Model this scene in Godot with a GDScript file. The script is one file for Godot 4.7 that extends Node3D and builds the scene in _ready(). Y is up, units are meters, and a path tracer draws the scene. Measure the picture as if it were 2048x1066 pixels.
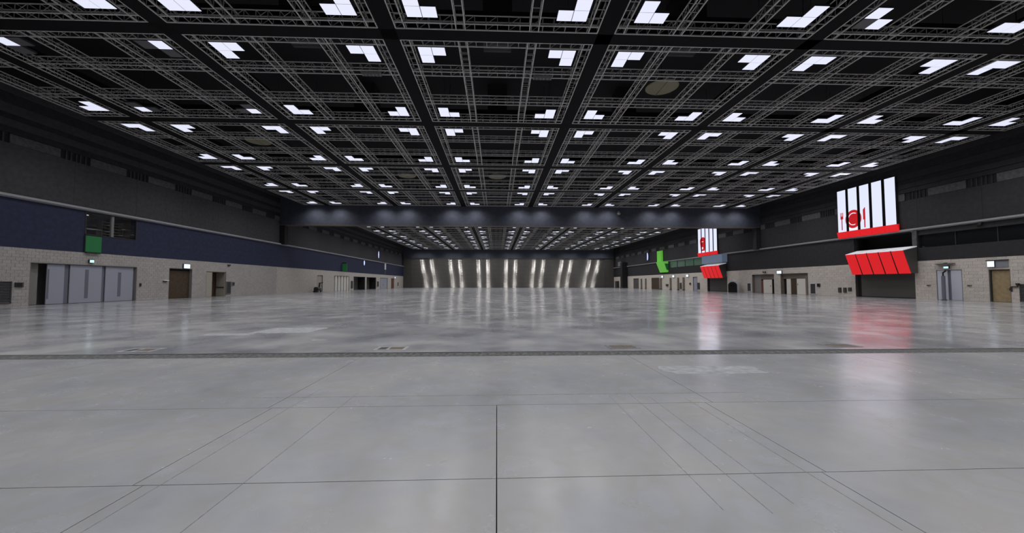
extends Node3D

# ---------------------------------------------------------------- measurements (metres)
const BAY := 9.83            # spacing of the roof girders, both ways
const Z0 := -17.15           # first cross girder seen
const GRID_Y := 12.8         # underside of girders and trusses
const DECK_Y := 16.4
const LX := -31.4            # wall planes
const RX := 40.0
const FAR_Z := -130.0
const BACK_Z := 22.0
const HEAD_Z := -56.3        # front of the header between the halls
const HEAD_Y := 9.98
const L_BAND := 3.85         # top of blockwork, left / right
const R_BAND := 3.62
const L_LEDGE := 7.12
const R_LEDGE := 6.62
const ORD := ["first", "second", "third", "fourth", "fifth", "sixth", "seventh", "eighth", "ninth", "tenth", "eleventh", "twelfth"]

const LAMP_ENERGY := 3.4
const LAMP_ANGLE := 75.0
const LAMP_GLOW := 1.0

var M := {}
var taken := {}
var rng := RandomNumberGenerator.new()

# ---------------------------------------------------------------- mesh helper
class MB:
	var v := PackedVector3Array()
	var n := PackedVector3Array()
	var uv := PackedVector2Array()
	func tri(a: Vector3, b: Vector3, c: Vector3) -> void:        # counter-clockwise seen from outside
		var nn := (b - a).cross(c - a).normalized()
		for p in [a, c, b]:
			v.append(p); n.append(nn); uv.append(Vector2(p.x, p.y))
	func quad(a: Vector3, b: Vector3, c: Vector3, d: Vector3) -> void:
		tri(a, b, c); tri(a, c, d)
	func quv(a: Vector3, b: Vector3, c: Vector3, d: Vector3, ua: Vector2, ub: Vector2, uc: Vector2, ud: Vector2) -> void:
		var nn := (b - a).cross(c - a).normalized()
		for q in [[a, ua], [c, uc], [b, ub], [a, ua], [d, ud], [c, uc]]:
			v.append(q[0]); n.append(nn); uv.append(q[1])
	func hexa(p: Array) -> void:   # 0-3 bottom ring, 4-7 top ring, counter-clockwise from above
		quad(p[4], p[5], p[6], p[7]); quad(p[3], p[2], p[1], p[0])
		for i in 4:
			var j := (i + 1) % 4
			quad(p[i], p[j], p[4 + j], p[4 + i])
	func box(lo: Vector3, hi: Vector3) -> void:
		hexa([Vector3(lo.x, lo.y, hi.z), Vector3(hi.x, lo.y, hi.z), Vector3(hi.x, lo.y, lo.z), Vector3(lo.x, lo.y, lo.z),
			Vector3(lo.x, hi.y, hi.z), Vector3(hi.x, hi.y, hi.z), Vector3(hi.x, hi.y, lo.z), Vector3(lo.x, hi.y, lo.z)])
	func cbox(lo: Vector3, hi: Vector3, c: float) -> void:     # box with chamfered front (+z) edges
		var q := hi.z - c
		box(lo, Vector3(hi.x, hi.y, q))
		hexa([Vector3(lo.x, lo.y, q), Vector3(hi.x, lo.y, q), Vector3(hi.x, hi.y, q), Vector3(lo.x, hi.y, q),
			Vector3(lo.x + c, lo.y + c, hi.z), Vector3(hi.x - c, lo.y + c, hi.z), Vector3(hi.x - c, hi.y - c, hi.z), Vector3(lo.x + c, hi.y - c, hi.z)])
	func bar(a: Vector3, b: Vector3, r: float) -> void:        # square bar
		var d := (b - a).normalized()
		var s := d.cross(Vector3.UP if absf(d.y) < 0.9 else Vector3.RIGHT).normalized() * r
		var t := s.cross(d).normalized() * r
		var o := [-s - t, s - t, s + t, -s + t]
		for i in 4:
			var j := (i + 1) % 4
			quad(a + o[j], a + o[i], b + o[i], b + o[j])
	func tube(a: Vector3, b: Vector3, r0: float, r1: float, k := 12, caps := true) -> void:
		var d := (b - a).normalized()
		var s := d.cross(Vector3.UP if absf(d.y) < 0.9 else Vector3.RIGHT).normalized()
		var t := d.cross(s).normalized()
		for i in k:
			var e0 := s * cos(TAU * i / k) + t * sin(TAU * i / k)
			var e1 := s * cos(TAU * (i + 1) / k) + t * sin(TAU * (i + 1) / k)
			quad(a + e0 * r0, a + e1 * r0, b + e1 * r1, b + e0 * r1)
			if caps:
				tri(a, a + e1 * r0, a + e0 * r0); tri(b, b + e0 * r1, b + e1 * r1)
	func prism(poly: Array, x0: float, x1: float) -> void:     # outline in (z, y), extruded along x
		var k := poly.size()
		for i in k:
			var p: Vector2 = poly[i]
			var q: Vector2 = poly[(i + 1) % k]
			quad(Vector3(x0, p.y, p.x), Vector3(x1, p.y, p.x), Vector3(x1, q.y, q.x), Vector3(x0, q.y, q.x))
		for i in range(1, k - 1):
			tri(Vector3(x1, poly[0].y, poly[0].x), Vector3(x1, poly[i].y, poly[i].x), Vector3(x1, poly[i + 1].y, poly[i + 1].x))
			tri(Vector3(x0, poly[0].y, poly[0].x), Vector3(x0, poly[i + 1].y, poly[i + 1].x), Vector3(x0, poly[i].y, poly[i].x))
	func lathe(prof: Array, k := 20) -> void:                  # (radius, y) from bottom to top
		for i in prof.size() - 1:
			for j in k:
				var a0 := TAU * j / k
				var a1 := TAU * (j + 1) / k
				var p: Vector2 = prof[i]
				var q: Vector2 = prof[i + 1]
				quad(Vector3(cos(a1) * p.x, p.y, sin(a1) * p.x), Vector3(cos(a0) * p.x, p.y, sin(a0) * p.x), Vector3(cos(a0) * q.x, q.y, sin(a0) * q.x), Vector3(cos(a1) * q.x, q.y, sin(a1) * q.x))
	func mesh() -> ArrayMesh:
		var a := []
		a.resize(Mesh.ARRAY_MAX)
		a[Mesh.ARRAY_VERTEX] = v; a[Mesh.ARRAY_NORMAL] = n; a[Mesh.ARRAY_TEX_UV] = uv
		var m := ArrayMesh.new()
		m.add_surface_from_arrays(Mesh.PRIMITIVE_TRIANGLES, a)
		return m

func boxmesh(lo: Vector3, hi: Vector3) -> ArrayMesh:
	var b := MB.new(); b.box(lo, hi); return b.mesh()

# ---------------------------------------------------------------- naming helpers
func numbered(called: String) -> String:
	if not taken.has(called):
		taken[called] = 0
		return called
	taken[called] += 1
	return "%s_%03d" % [called, taken[called]]

func thing(called: String, label: String, category: String, at := Vector3.ZERO, turn := 0.0, group := "", kind := "") -> Node3D:
	var o := Node3D.new()
	o.name = numbered(called)
	add_child(o, true)
	o.position = at
	o.rotation.y = turn
	o.set_meta("label", label)
	o.set_meta("category", category)
	if group: o.set_meta("group", group)
	if kind: o.set_meta("kind", kind)
	return o

func part(called: String, mesh: Mesh, m: Material, parent: Node, at := Vector3.ZERO) -> MeshInstance3D:
	var o := MeshInstance3D.new()
	o.name = called
	o.mesh = mesh
	o.material_override = m
	o.position = at
	parent.add_child(o, true)
	return o

func pbox(called: String, lo: Vector3, hi: Vector3, m: Material, parent: Node) -> MeshInstance3D:
	return part(called, boxmesh(lo, hi), m, parent)

# a wall-mounted thing: local x runs along the wall (to the right as seen from the hall), z comes out of the wall
func on_left(called: String, label: String, category: String, zc: float, group := "", kind := "") -> Node3D:
	return thing(called, label, category, Vector3(LX, 0, zc * LX / -31.8), PI / 2, group, kind)

func on_right(called: String, label: String, category: String, zc: float, group := "", kind := "") -> Node3D:
	return thing(called, label, category, Vector3(RX, 0, zc * RX / 39.0), -PI / 2, group, kind)

# ---------------------------------------------------------------- materials
func lin(r: float, g: float, b: float) -> Color:
	return Color(r, g, b).linear_to_srgb()

func mat(called: String, c: Color, rough := 0.8, metal := 0.0, spec := 0.5) -> StandardMaterial3D:
	var m := StandardMaterial3D.new()
	m.resource_name = called
	m.albedo_color = c
	m.roughness = rough
	m.metallic = metal
	m.metallic_specular = spec
	M[called] = m
	return m

func noise_tex(sd: int, freq: float, stops: Array, size := 1024, oct := 5, warp := 0.0) -> NoiseTexture2D:
	var f := FastNoiseLite.new()
	f.seed = sd
	f.frequency = freq
	f.noise_type = FastNoiseLite.TYPE_SIMPLEX_SMOOTH
	f.fractal_octaves = oct
	if warp > 0.0:
		f.domain_warp_enabled = true
		f.domain_warp_amplitude = warp
		f.domain_warp_frequency = freq * 1.5
	var t := NoiseTexture2D.new()
	t.width = size; t.height = size
	t.seamless = true
	t.seamless_blend_skirt = 0.2
	t.noise = f
	var g := Gradient.new()
	var off := PackedFloat32Array()
	var col := PackedColorArray()
	for s in stops:
		off.append(s[0]); col.append(s[1])
	g.offsets = off; g.colors = col
	t.color_ramp = g
	return t

func grey(x: float) -> Color:
	return Color(x, x, x)

func rough_surface(m: StandardMaterial3D, sd: int, metres: float, lo: float, hi: float, relief := 0.0) -> void:
	m.albedo_texture = noise_tex(sd, 0.012, [[0.0, grey(lo)], [0.5, grey((lo + hi) / 2)], [1.0, grey(hi)]], 512)
	m.uv1_triplanar = true
	m.uv1_world_triplanar = true
	m.uv1_scale = Vector3.ONE / metres
	if relief > 0.0:
		m.heightmap_enabled = true
		m.heightmap_scale = relief
		m.heightmap_texture = noise_tex(sd + 50, 0.05, [[0.0, grey(0)], [1.0, grey(1)]], 512)

func floor_surface(m: StandardMaterial3D, sd: int, metres: float, coarse: float, r0: float, r1: float, dark: float, relief: float, fine: float) -> void:
	m.albedo_texture = noise_tex(sd, 0.006, [[0.0, grey(fine)], [0.35, Color(lerpf(fine, 1.0, 0.45), lerpf(fine, 1.0, 0.45), lerpf(fine, 1.0, 0.5))], [0.6, Color(0.95, 0.945, 0.93)], [0.8, Color(0.97, 0.97, 0.98)], [1.0, grey(1.0)]], 1024, 6, 30.0)
	m.uv1_triplanar = true
	m.uv1_world_triplanar = true
	m.uv1_scale = Vector3.ONE / metres
	m.detail_enabled = true
	m.detail_blend_mode = BaseMaterial3D.BLEND_MODE_MUL
	m.detail_uv_layer = BaseMaterial3D.DETAIL_UV_2
	m.detail_albedo = noise_tex(sd + 7, 0.008, [[0.0, Color(dark, dark, dark)], [0.45, grey(lerpf(dark, 1.0, 0.6))], [0.7, Color(1, 0.99, 0.97)], [1.0, Color(1, 1, 1)]], 1024, 5, 20.0)
	m.uv2_triplanar = true
	m.uv2_world_triplanar = true
	m.uv2_scale = Vector3.ONE / coarse
	m.roughness = 1.0
	m.roughness_texture = noise_tex(sd + 13, 0.007, [[0.0, grey(r0)], [1.0, grey(r1)]], 1024, 5, 20.0)
	m.heightmap_enabled = true
	m.heightmap_scale = relief
	m.heightmap_texture = noise_tex(sd + 23, 0.01, [[0.0, grey(0)], [1.0, grey(1)]], 1024, 3)

func glow(m: StandardMaterial3D, c: Color, e: float) -> StandardMaterial3D:
	m.emission_enabled = true
	m.emission = c
	m.emission_energy_multiplier = e
	return m

func make_materials() -> void:
	floor_surface(mat("floor_near", lin(0.40, 0.40, 0.41), 0.4), 11, 5.0, 23.0, 0.20, 0.30, 0.90, 0.010, 0.93)
	floor_surface(mat("floor_far", lin(0.49, 0.49, 0.505), 0.3), 31, 11.0, 29.0, 0.12, 0.24, 0.78, 0.006, 0.78)
	rough_surface(mat("joint_fill", lin(0.20, 0.195, 0.185), 0.9), 41, 0.7, 0.4, 1.0, 0.4)
	rough_surface(mat("pale_patch", lin(0.45, 0.45, 0.46), 0.5), 42, 1.3, 0.7, 1.0)
	rough_surface(mat("floor_scuff", lin(0.27, 0.265, 0.26), 0.6), 43, 0.5, 0.5, 1.0)
	mat("dark_gap", lin(0.03, 0.03, 0.03), 0.9)
	for i in 3:
		var tone: float = [1.0, 1.05, 0.95][i]
		rough_surface(mat("block_left_%d" % i, lin(0.52 * tone, 0.485 * tone, 0.45 * tone), 0.9), 60 + i, 0.6, 0.82, 1.0, 0.2)
		rough_surface(mat("block_right_%d" % i, lin(0.76 * tone, 0.68 * tone, 0.60 * tone), 0.9), 63 + i, 0.6, 0.82, 1.0, 0.2)
	rough_surface(mat("far_left", lin(0.54, 0.50, 0.45), 0.9), 66, 3.0, 0.9, 1.0)
	rough_surface(mat("far_right", lin(0.76, 0.68, 0.59), 0.9), 67, 3.0, 0.9, 1.0)
	mat("mortar", lin(0.42, 0.38, 0.34), 0.95)
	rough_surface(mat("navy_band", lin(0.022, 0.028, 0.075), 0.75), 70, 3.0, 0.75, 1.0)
	rough_surface(mat("charcoal_band", lin(0.030, 0.029, 0.031), 0.75), 71, 3.0, 0.75, 1.0)
	rough_surface(mat("upper_wall", lin(0.034, 0.033, 0.036), 0.8), 72, 3.0, 0.8, 1.0)
	rough_surface(mat("upper_left_lightened", lin(0.058, 0.057, 0.063), 0.8), 78, 3.0, 0.8, 1.0)  # paler copy of upper_wall, colour makes up for lamps standing farther from this side
	rough_surface(mat("upper_board", lin(0.030, 0.030, 0.036), 0.7), 73, 4.0, 0.6, 1.0)
	rough_surface(mat("strip_panel", lin(0.12, 0.117, 0.12), 0.8), 74, 2.0, 0.7, 1.0)
	mat("ledge", lin(0.34, 0.34, 0.35), 0.5)
	rough_surface(mat("header", lin(0.055, 0.060, 0.085), 0.7), 75, 4.0, 0.85, 1.0)
	mat("header_edge", lin(0.10, 0.075, 0.06), 0.7)
	mat("black", lin(0.008, 0.008, 0.009), 0.8)
	mat("deck", lin(0.006, 0.006, 0.008), 0.9)
	mat("girder", lin(0.007, 0.007, 0.008), 0.85, 0.0, 0.25)
	mat("truss", lin(0.50, 0.49, 0.475), 0.55, 0.0)
	mat("lacing", lin(0.27, 0.265, 0.26), 0.6, 0.0)
	mat("lamp_off", lin(0.10, 0.10, 0.11), 0.6)
	mat("lamp_body", lin(0.03, 0.03, 0.035), 0.6)
	glow(mat("lamp_on", lin(0.25, 0.25, 0.25), 0.6), lin(0.74, 0.76, 0.92), LAMP_GLOW)
	mat("olive", lin(0.16, 0.15, 0.09), 0.7)
	mat("duct", lin(0.022, 0.022, 0.025), 0.6)
	mat("cladding", lin(0.26, 0.245, 0.22), 0.10, 0.7)
	rough_surface(mat("far_side", lin(0.10, 0.095, 0.085), 0.8), 77, 3.0, 0.8, 1.0)
	mat("door_grey", lin(0.36, 0.37, 0.43), 0.5)
	mat("door_grey_light", lin(0.58, 0.59, 0.65), 0.5)
	mat("door_grey_dark", lin(0.16, 0.165, 0.20), 0.5)
	rough_surface(mat("door_wood", lin(0.42, 0.31, 0.165), 0.5), 80, 2.2, 0.85, 1.0)
	rough_surface(mat("door_brown", lin(0.10, 0.062, 0.034), 0.5), 81, 2.5, 0.75, 1.0)
	mat("door_beige", lin(0.40, 0.36, 0.30), 0.5)
	mat("door_white", lin(0.78, 0.73, 0.65), 0.5)
	mat("frame_brown", lin(0.21, 0.165, 0.13), 0.6)
	mat("reveal", lin(0.24, 0.22, 0.205), 0.8)
	mat("shutter", lin(0.105, 0.094, 0.088), 0.55)
	mat("steel", lin(0.30, 0.30, 0.31), 0.35, 0.8)
	mat("dark_metal", lin(0.03, 0.03, 0.033), 0.5)
	mat("grille", lin(0.06, 0.06, 0.06), 0.6)
	mat("white_plastic", lin(0.80, 0.81, 0.83), 0.4)
	mat("grey_panel", lin(0.20, 0.195, 0.19), 0.6)
	mat("rust", lin(0.12, 0.09, 0.065), 0.8)
	mat("red_door", lin(0.16, 0.05, 0.03), 0.6)
	glow(mat("green_sign", lin(0.015, 0.13, 0.04), 0.5), lin(0.01, 0.09, 0.025), 0.3)
	glow(mat("green_lit", lin(0.10, 0.40, 0.05), 0.45), lin(0.10, 0.34, 0.04), 0.75)
	glow(mat("red_lit", lin(0.55, 0.012, 0.015), 0.4), lin(0.60, 0.006, 0.010), 0.85)
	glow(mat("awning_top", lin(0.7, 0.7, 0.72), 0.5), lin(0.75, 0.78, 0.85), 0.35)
	glow(mat("exit_face", lin(0.7, 0.7, 0.7), 0.4), lin(0.72, 0.82, 0.95), 1.0)
	glow(mat("exit_teal", lin(0.4, 0.6, 0.6), 0.4), lin(0.55, 0.86, 0.86), 1.0)
	glow(mat("screen_blue", lin(0.3, 0.35, 0.6), 0.3), lin(0.55, 0.65, 1.0), 0.95)
	var g: StandardMaterial3D = mat("pane", Color(0.3, 0.32, 0.33, 0.06), 0.02)
	g.transparency = BaseMaterial3D.TRANSPARENCY_ALPHA
	mat("dark_pane", lin(0.012, 0.013, 0.015), 0.08)
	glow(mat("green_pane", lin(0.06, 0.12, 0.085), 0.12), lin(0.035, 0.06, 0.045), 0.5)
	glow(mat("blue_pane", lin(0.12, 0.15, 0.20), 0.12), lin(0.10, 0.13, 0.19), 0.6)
	mat("acrylic", lin(0.26, 0.27, 0.29), 0.2)
	mat("dark_box", lin(0.035, 0.033, 0.032), 0.6)

# ---------------------------------------------------------------- lights, camera
func _ready() -> void:
	rng.seed = 7
	var cam := Camera3D.new()
	cam.name = "camera"
	add_child(cam)
	cam.fov = 69.592
	cam.near = 0.05
	cam.far = 400.0
	cam.position = Vector3(0, 1.5, 0)
	cam.rotation = Vector3(deg_to_rad(2.501), deg_to_rad(-2.238), 0)
	cam.current = true
	var we := WorldEnvironment.new()
	we.name = "environment"
	var e := Environment.new()
	e.background_mode = Environment.BG_COLOR
	e.background_color = Color.BLACK
	e.tonemap_mode = Environment.TONE_MAPPER_LINEAR
	e.tonemap_exposure = 1.0
	e.sdfgi_enabled = true
	e.ssao_enabled = true
	e.ssil_enabled = true
	we.environment = e
	add_child(we)
	make_materials()
	build_floor()
	build_ceiling()
	build_walls()
	build_girders()
	build_lamps()
	build_trusses()
	build_ceiling_things()
	build_left_things()
	build_right_things()
	build_far_things()

# ---------------------------------------------------------------- floor
func build_floor() -> void:
	var f := thing("floor", "grey polished concrete hall floor with saw-cut joints", "floor", Vector3.ZERO, 0, "", "structure")
	var x0 := LX - 4.0
	var x1 := RX + 4.0
	pbox("bed", Vector3(x0, -0.3, FAR_Z - 2), Vector3(x1, -0.03, BACK_Z), M.dark_gap, f)
	var g := 0.004
	var near := [[0.0, -3.02, [x0, -12.4, -7.5, -2.62, 0.0, 2.58, 7.5, 12.4, 22.0, x1]], [-3.02, -4.8, [x0, -12.4, -7.5, -2.7, 0.0, 2.62, 7.5, 12.4, 22.0, x1]], [-4.8, -8.0, [x0, -12.4, -7.5, -2.75, 2.72, 7.5, 12.4, 22.0, x1]], [BACK_Z, 0.0, [x0, 0.0, x1]]]
	for row in near:
		for i in row[2].size() - 1:
			pbox("slab", Vector3(row[2][i] + g, -0.03, row[1] + g), Vector3(row[2][i + 1] - g, 0, row[0] - g if row[0] != 0.0 else 0.0 + 0.0), M.floor_near, f)
	var zz := [-8.5, -16.4, -27.0, -36.8, -46.6, -56.5, -66.3, -86.0, -105.6, FAR_Z - 2]
	for i in zz.size() - 1:
		pbox("slab", Vector3(x0, -0.03, zz[i + 1] + g), Vector3(x1, 0, zz[i] - (0.0 if i == 0 else g)), M.floor_far, f)
	# the broad expansion joint: a sunken strip of rough fill with a narrow gap on both sides
	pbox("joint_strip", Vector3(x0, -0.03, -8.44), Vector3(x1, -0.006, -8.045), M.joint_fill, f)
	# thin glue lines left by carpet tape
	for l in [[1.50, -2.55, -5.15], [1.80, -2.5, -5.2], [2.02, -2.6, -5.1], [-1.9, -2.4, -5.4], [2.46, -2.3, -5.0], [-2.50, -2.3, -5.6]]:
		pbox("tape_line", Vector3(l[0] - 0.0025, 0, l[2]), Vector3(l[0] + 0.0025, 0.0006, l[1]), M.floor_scuff, f)
	pbox("tape_line", Vector3(-3.2, 0, -5.23), Vector3(3.4, 0.0006, -5.218), M.floor_scuff, f)
	# pale worn paint patches and a line on the far slab
	for q in [[-7.5, -5.7, -13.3, -11.9], [-8.6, -7.2, -11.9, -11.4], [-4.9, -4.5, -10.5, -10.35]]:
		ragged_patch(q, M.pale_patch, f)
	ragged_patch([2.9, 4.6, -6.9, -6.3], M.pale_patch, f)
	# sunken floor boxes next to the joint
	var names := ["beyond the dark joint, far from the middle joint", "rusty open", "shut brown", "dark low"]
	var xs := [-7.97, -2.42, 2.95, 8.25]
	var labs := ["sunken service box in the floor, leftmost beside the wide joint", "sunken service box with two open halves and a pale rim behind the joint", "sunken service box filled with brown dirt, just behind the wide joint", "sunken service box in the floor below the red reflection"]
	for i in 4:
		var t := thing("floor_box", labs[i], "floor box", Vector3(xs[i], 0, -9.0), 0, "service boxes along the wide joint")
		var b := MB.new()
		b.box(Vector3(-0.36, 0, -0.24), Vector3(0.36, 0.006, -0.17)); b.box(Vector3(-0.36, 0, 0.17), Vector3(0.36, 0.006, 0.24))
		b.box(Vector3(-0.36, 0, -0.17), Vector3(-0.28, 0.006, 0.17)); b.box(Vector3(0.28, 0, -0.17), Vector3(0.36, 0.006, 0.17))
		part("rim", b.mesh(), M.pale_patch if i < 2 else M.floor_scuff, t)
		pbox("cover", Vector3(-0.28, 0, -0.17), Vector3(-0.1 if i < 2 else 0.02, 0.003, 0.17), M.dark_box if i < 2 else M.rust, t)
		pbox("cover", Vector3(-0.04 if i < 2 else 0.03, 0, -0.17), Vector3(0.28, 0.003, 0.17), M.rust, t)
		pbox("divider", Vector3(-0.1, 0, -0.17), Vector3(-0.04, 0.004, 0.17), M.pale_patch if i < 2 else M.rust, t)

func ragged_patch(q: Array, m: Material, f: Node) -> void:
	var b := MB.new()
	var k := 24
	var c := Vector3((q[0] + q[1]) / 2.0, 0.0006, (q[2] + q[3]) / 2.0)
	var pts := []
	for i in k:
		var a := TAU * i / k
		var s := maxf(absf(cos(a)), absf(sin(a)))
		var r := rng.randf_range(0.86, 1.08) / s
		pts.append(c + Vector3(cos(a) * r * (q[1] - q[0]) / 2.0, 0, -sin(a) * r * (q[3] - q[2]) / 2.0))
	for i in k:
		b.tri(c, pts[i], pts[(i + 1) % k])
	part("worn_patch", b.mesh(), m, f)

# ---------------------------------------------------------------- roof deck
func build_ceiling() -> void:
	var c := thing("ceiling", "black roof deck above the trusses", "ceiling", Vector3.ZERO, 0, "", "structure")
	pbox("deck", Vector3(LX - 4, DECK_Y, FAR_Z - 2), Vector3(RX + 4, DECK_Y + 0.4, BACK_Z), M.deck, c)

# ---------------------------------------------------------------- walls
# all of the wall is drawn in local coordinates: x along the wall, z out of it
func holed(b: MB, x0: float, x1: float, y0: float, y1: float, z0: float, z1: float, holes: Array) -> void:
	var xs := [x0, x1]
	var ys := [y0, y1]
	for h in holes:
		for q in [h[0], h[1]]:
			if q > x0 and q < x1: xs.append(q)
		for q in [h[2], h[3]]:
			if q > y0 and q < y1: ys.append(q)
	xs.sort(); ys.sort()
	for i in xs.size() - 1:
		var run := -1.0
		for j in ys.size() - 1:
			var cx: float = (xs[i] + xs[i + 1]) / 2
			var cy: float = (ys[j] + ys[j + 1]) / 2
			var cut: bool = xs[i + 1] - xs[i] < 1e-4 or ys[j + 1] - ys[j] < 1e-4
			for h in holes:
				if cx > h[0] and cx < h[1] and cy > h[2] and cy < h[3]: cut = true
			if not cut:
				b.box(Vector3(xs[i], ys[j], z0), Vector3(xs[i + 1], ys[j + 1], z1))

func blocks(wall: Node3D, u0: float, u1: float, um: float, top: float, courses: int, blen: float, holes: Array, nearest_first: bool) -> void:
	var hgt := top / courses
	var kinds := []
	for k in 4:
		var b := MB.new()
		b.cbox(Vector3(0.004, 0.004, -0.05), Vector3(blen - 0.004, hgt - 0.004, [0.0, 0.006, 0.003, 0.009][k]), 0.006)
		kinds.append(b.mesh())
	var rest := [MB.new(), MB.new(), MB.new()]      # too many and too small to pick apart: joined by tone
	var list := []
	for r in courses:
		var u := u0 - (blen / 2 if r % 2 else 0.0)
		while u < u1:
			var hit := false
			for h in holes:
				if u + blen > h[0] + 0.01 and u < h[1] - 0.01 and (r + 1) * hgt > h[2] + 0.01 and r * hgt < h[3] - 0.01: hit = true
			if not hit and u >= u0 - 0.001 and u + blen <= u1:
				list.append(Vector2(u, r * hgt))
			else:      # cut block at an opening or at the end of a course
				holed(rest[rng.randi() % 3], maxf(u + 0.004, u0), minf(u + blen - 0.004, u1), r * hgt + 0.004, (r + 1) * hgt - 0.004, -0.05, 0.003, holes)
			u += blen
	list.sort_custom(func(a, c): return a.x < c.x if nearest_first else a.x > c.x)
	for i in list.size():
		var p: Vector2 = list[i]
		var kind := rng.randi() % 4
		if i < 300:
			part("block", kinds[kind], M["block_%s_%d" % ["left" if nearest_first else "right", rng.randi() % 3]], wall, Vector3(p.x, p.y, 0))
		else:
			rest[rng.randi() % 3].cbox(Vector3(p.x + 0.004, p.y + 0.004, -0.05), Vector3(p.x + blen - 0.004, p.y + hgt - 0.004, [0.0, 0.006, 0.003, 0.009][kind]), 0.006)
	for i in 3:
		var o := part("blockwork", rest[i].mesh(), M["block_%s_%d" % ["left" if nearest_first else "right", i]], wall)
		o.set_meta("kind", "stuff")

var left_holes := []
var right_holes := []

func L(z: float) -> float: return -z * LX / -31.8        # local x on the left wall
func R(z: float) -> float: return z * RX / 39.0          # local x on the right wall

func build_walls() -> void:
	# left wall
	var w := thing("wall_left", "long hall wall with pale blockwork below and dark panels above", "wall", Vector3(LX, 0, 0), PI / 2, "", "structure")
	left_holes = [[L(-27.37), L(-35.18), -1.0, 2.93], [L(-38.47), L(-41.33), -1.0, 2.98], [L(-43.25), L(-46.34), -1.0, 2.8],
		[L(-69.23), L(-71.37), -1.0, 2.95], [L(-76.29), L(-83.89), -1.0, 3.0], [L(-86.5), L(-93.93), -1.0, 3.0], [L(-94.99), L(-102.35), -1.0, 3.0], [L(-105.8), L(-112.96), -1.0, 3.0], [L(-116.65), L(-120.0), -1.0, 3.0]]
	var b := MB.new()
	holed(b, -BACK_Z, -FAR_Z + 2, 0, L_BAND, -0.5, -0.03, left_holes)
	part("masonry_core", b.mesh(), M.mortar, w)
	blocks(w, 24.5, 56.0, 0, L_BAND, 18, 0.43, left_holes, true)
	b = MB.new()
	holed(b, 56.0, -FAR_Z, 0, L_BAND, -0.03, 0.0, left_holes)
	part("far_masonry", b.mesh(), M.far_left, w)
	pbox("near_masonry", Vector3(-BACK_Z, 0, -0.03), Vector3(24.5, L_BAND, 0), M.far_left, w)
	var booth := [[L(-30.69), L(-34.93), 5.2, 7.02]]
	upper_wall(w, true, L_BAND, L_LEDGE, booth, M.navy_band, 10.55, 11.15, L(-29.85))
	# right wall
	w = thing("wall_right", "long hall wall with beige blockwork below and charcoal panels above", "wall", Vector3(RX, 0, 0), -PI / 2, "", "structure")
	right_holes = [[R(-28.95), R(-27.65), -1.0, 2.62], [R(-32.58), R(-30.68), -1.0, 2.70], [R(-40.31), R(-34.32), -1.0, 2.62], [R(-51.34), R(-46.67), -1.0, 2.85], [R(-57.23), R(-52.57), -1.0, 2.85],
		[R(-69.77), R(-63.58), -1.0, 2.7], [R(-75.0), R(-73.32), -1.0, 2.8], [R(-95.52), R(-90.86), -1.0, 2.9], [R(-108.34), R(-104.18), -1.0, 2.9]]
	b = MB.new()
	holed(b, FAR_Z - 2, BACK_Z, 0, R_BAND, -0.5, -0.03, right_holes)
	part("masonry_core", b.mesh(), M.mortar, w)
	blocks(w, -62.0, -26.0, 0, R_BAND, 13, 0.62, right_holes, false)
	b = MB.new()
	holed(b, FAR_Z, -62.0, 0, R_BAND, -0.03, 0.0, right_holes)
	part("far_masonry", b.mesh(), M.far_right, w)
	pbox("near_masonry", Vector3(-26.0, 0, -0.03), Vector3(BACK_Z, R_BAND, 0), M.far_right, w)
	var win := [[R(-33.9), R(-20.0), 4.85, 6.05], [R(-40.3), R(-34.35), 5.1, 6.45], [R(-85.0), R(-64.2), 5.05, 6.55]]
	upper_wall(w, false, R_BAND, R_LEDGE, win, M.charcoal_band, 9.6, 10.3, R(-33.9))
	# end walls
	var fw := thing("wall_far", "ribbed metal partition closing the far hall under a slate header", "wall", Vector3(0, 0, FAR_Z), 0, "", "structure")
	b = MB.new()
	var pitch := 0.3
	var amp := 0.030
	var seg := 16
	var rows := int(HEAD_Y / pitch)
	for i in rows * seg:
		var ya := HEAD_Y * i / (rows * seg)
		var yb := HEAD_Y * (i + 1) / (rows * seg)
		var za := amp * sin(TAU * i / seg)
		var zb := amp * sin(TAU * (i + 1) / seg)
		b.quad(Vector3(-28.6, ya, za), Vector3(36.8, ya, za), Vector3(36.8, yb, zb), Vector3(-28.6, yb, zb))
		var na := Vector3(0, -amp * TAU / pitch * cos(TAU * i / seg), 1).normalized()
		var nb := Vector3(0, -amp * TAU / pitch * cos(TAU * (i + 1) / seg), 1).normalized()
		for q in 6:      # a, c, b, a, d, c
			b.n[b.n.size() - 6 + q] = [na, nb, na, na, nb, nb][q]
	part("ribbed_cladding", b.mesh(), M.cladding, fw)
	pbox("side_panel", Vector3(LX, 0, -0.3), Vector3(-28.6, HEAD_Y, 0.15), M.far_side, fw)
	pbox("side_panel", Vector3(36.8, 0, -0.3), Vector3(RX, HEAD_Y, 0.15), M.far_side, fw)
	pbox("backing", Vector3(LX - 4, 0, -0.8), Vector3(RX + 4, DECK_Y, -0.3), M.far_side, fw)
	pbox("header_panel", Vector3(LX, HEAD_Y, -0.3), Vector3(RX, DECK_Y, 0.5), M.header, fw)
	var bw := thing("wall_back", "plain beige end wall behind the camera", "wall", Vector3(0, 0, BACK_Z), 0, "", "structure")
	pbox("masonry", Vector3(LX - 4, 0, 0), Vector3(RX + 4, L_BAND, 0.4), M.far_left, bw)
	pbox("upper_panel", Vector3(LX - 4, L_BAND, 0), Vector3(RX + 4, DECK_Y, 0.4), M.upper_wall, bw)
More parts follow.
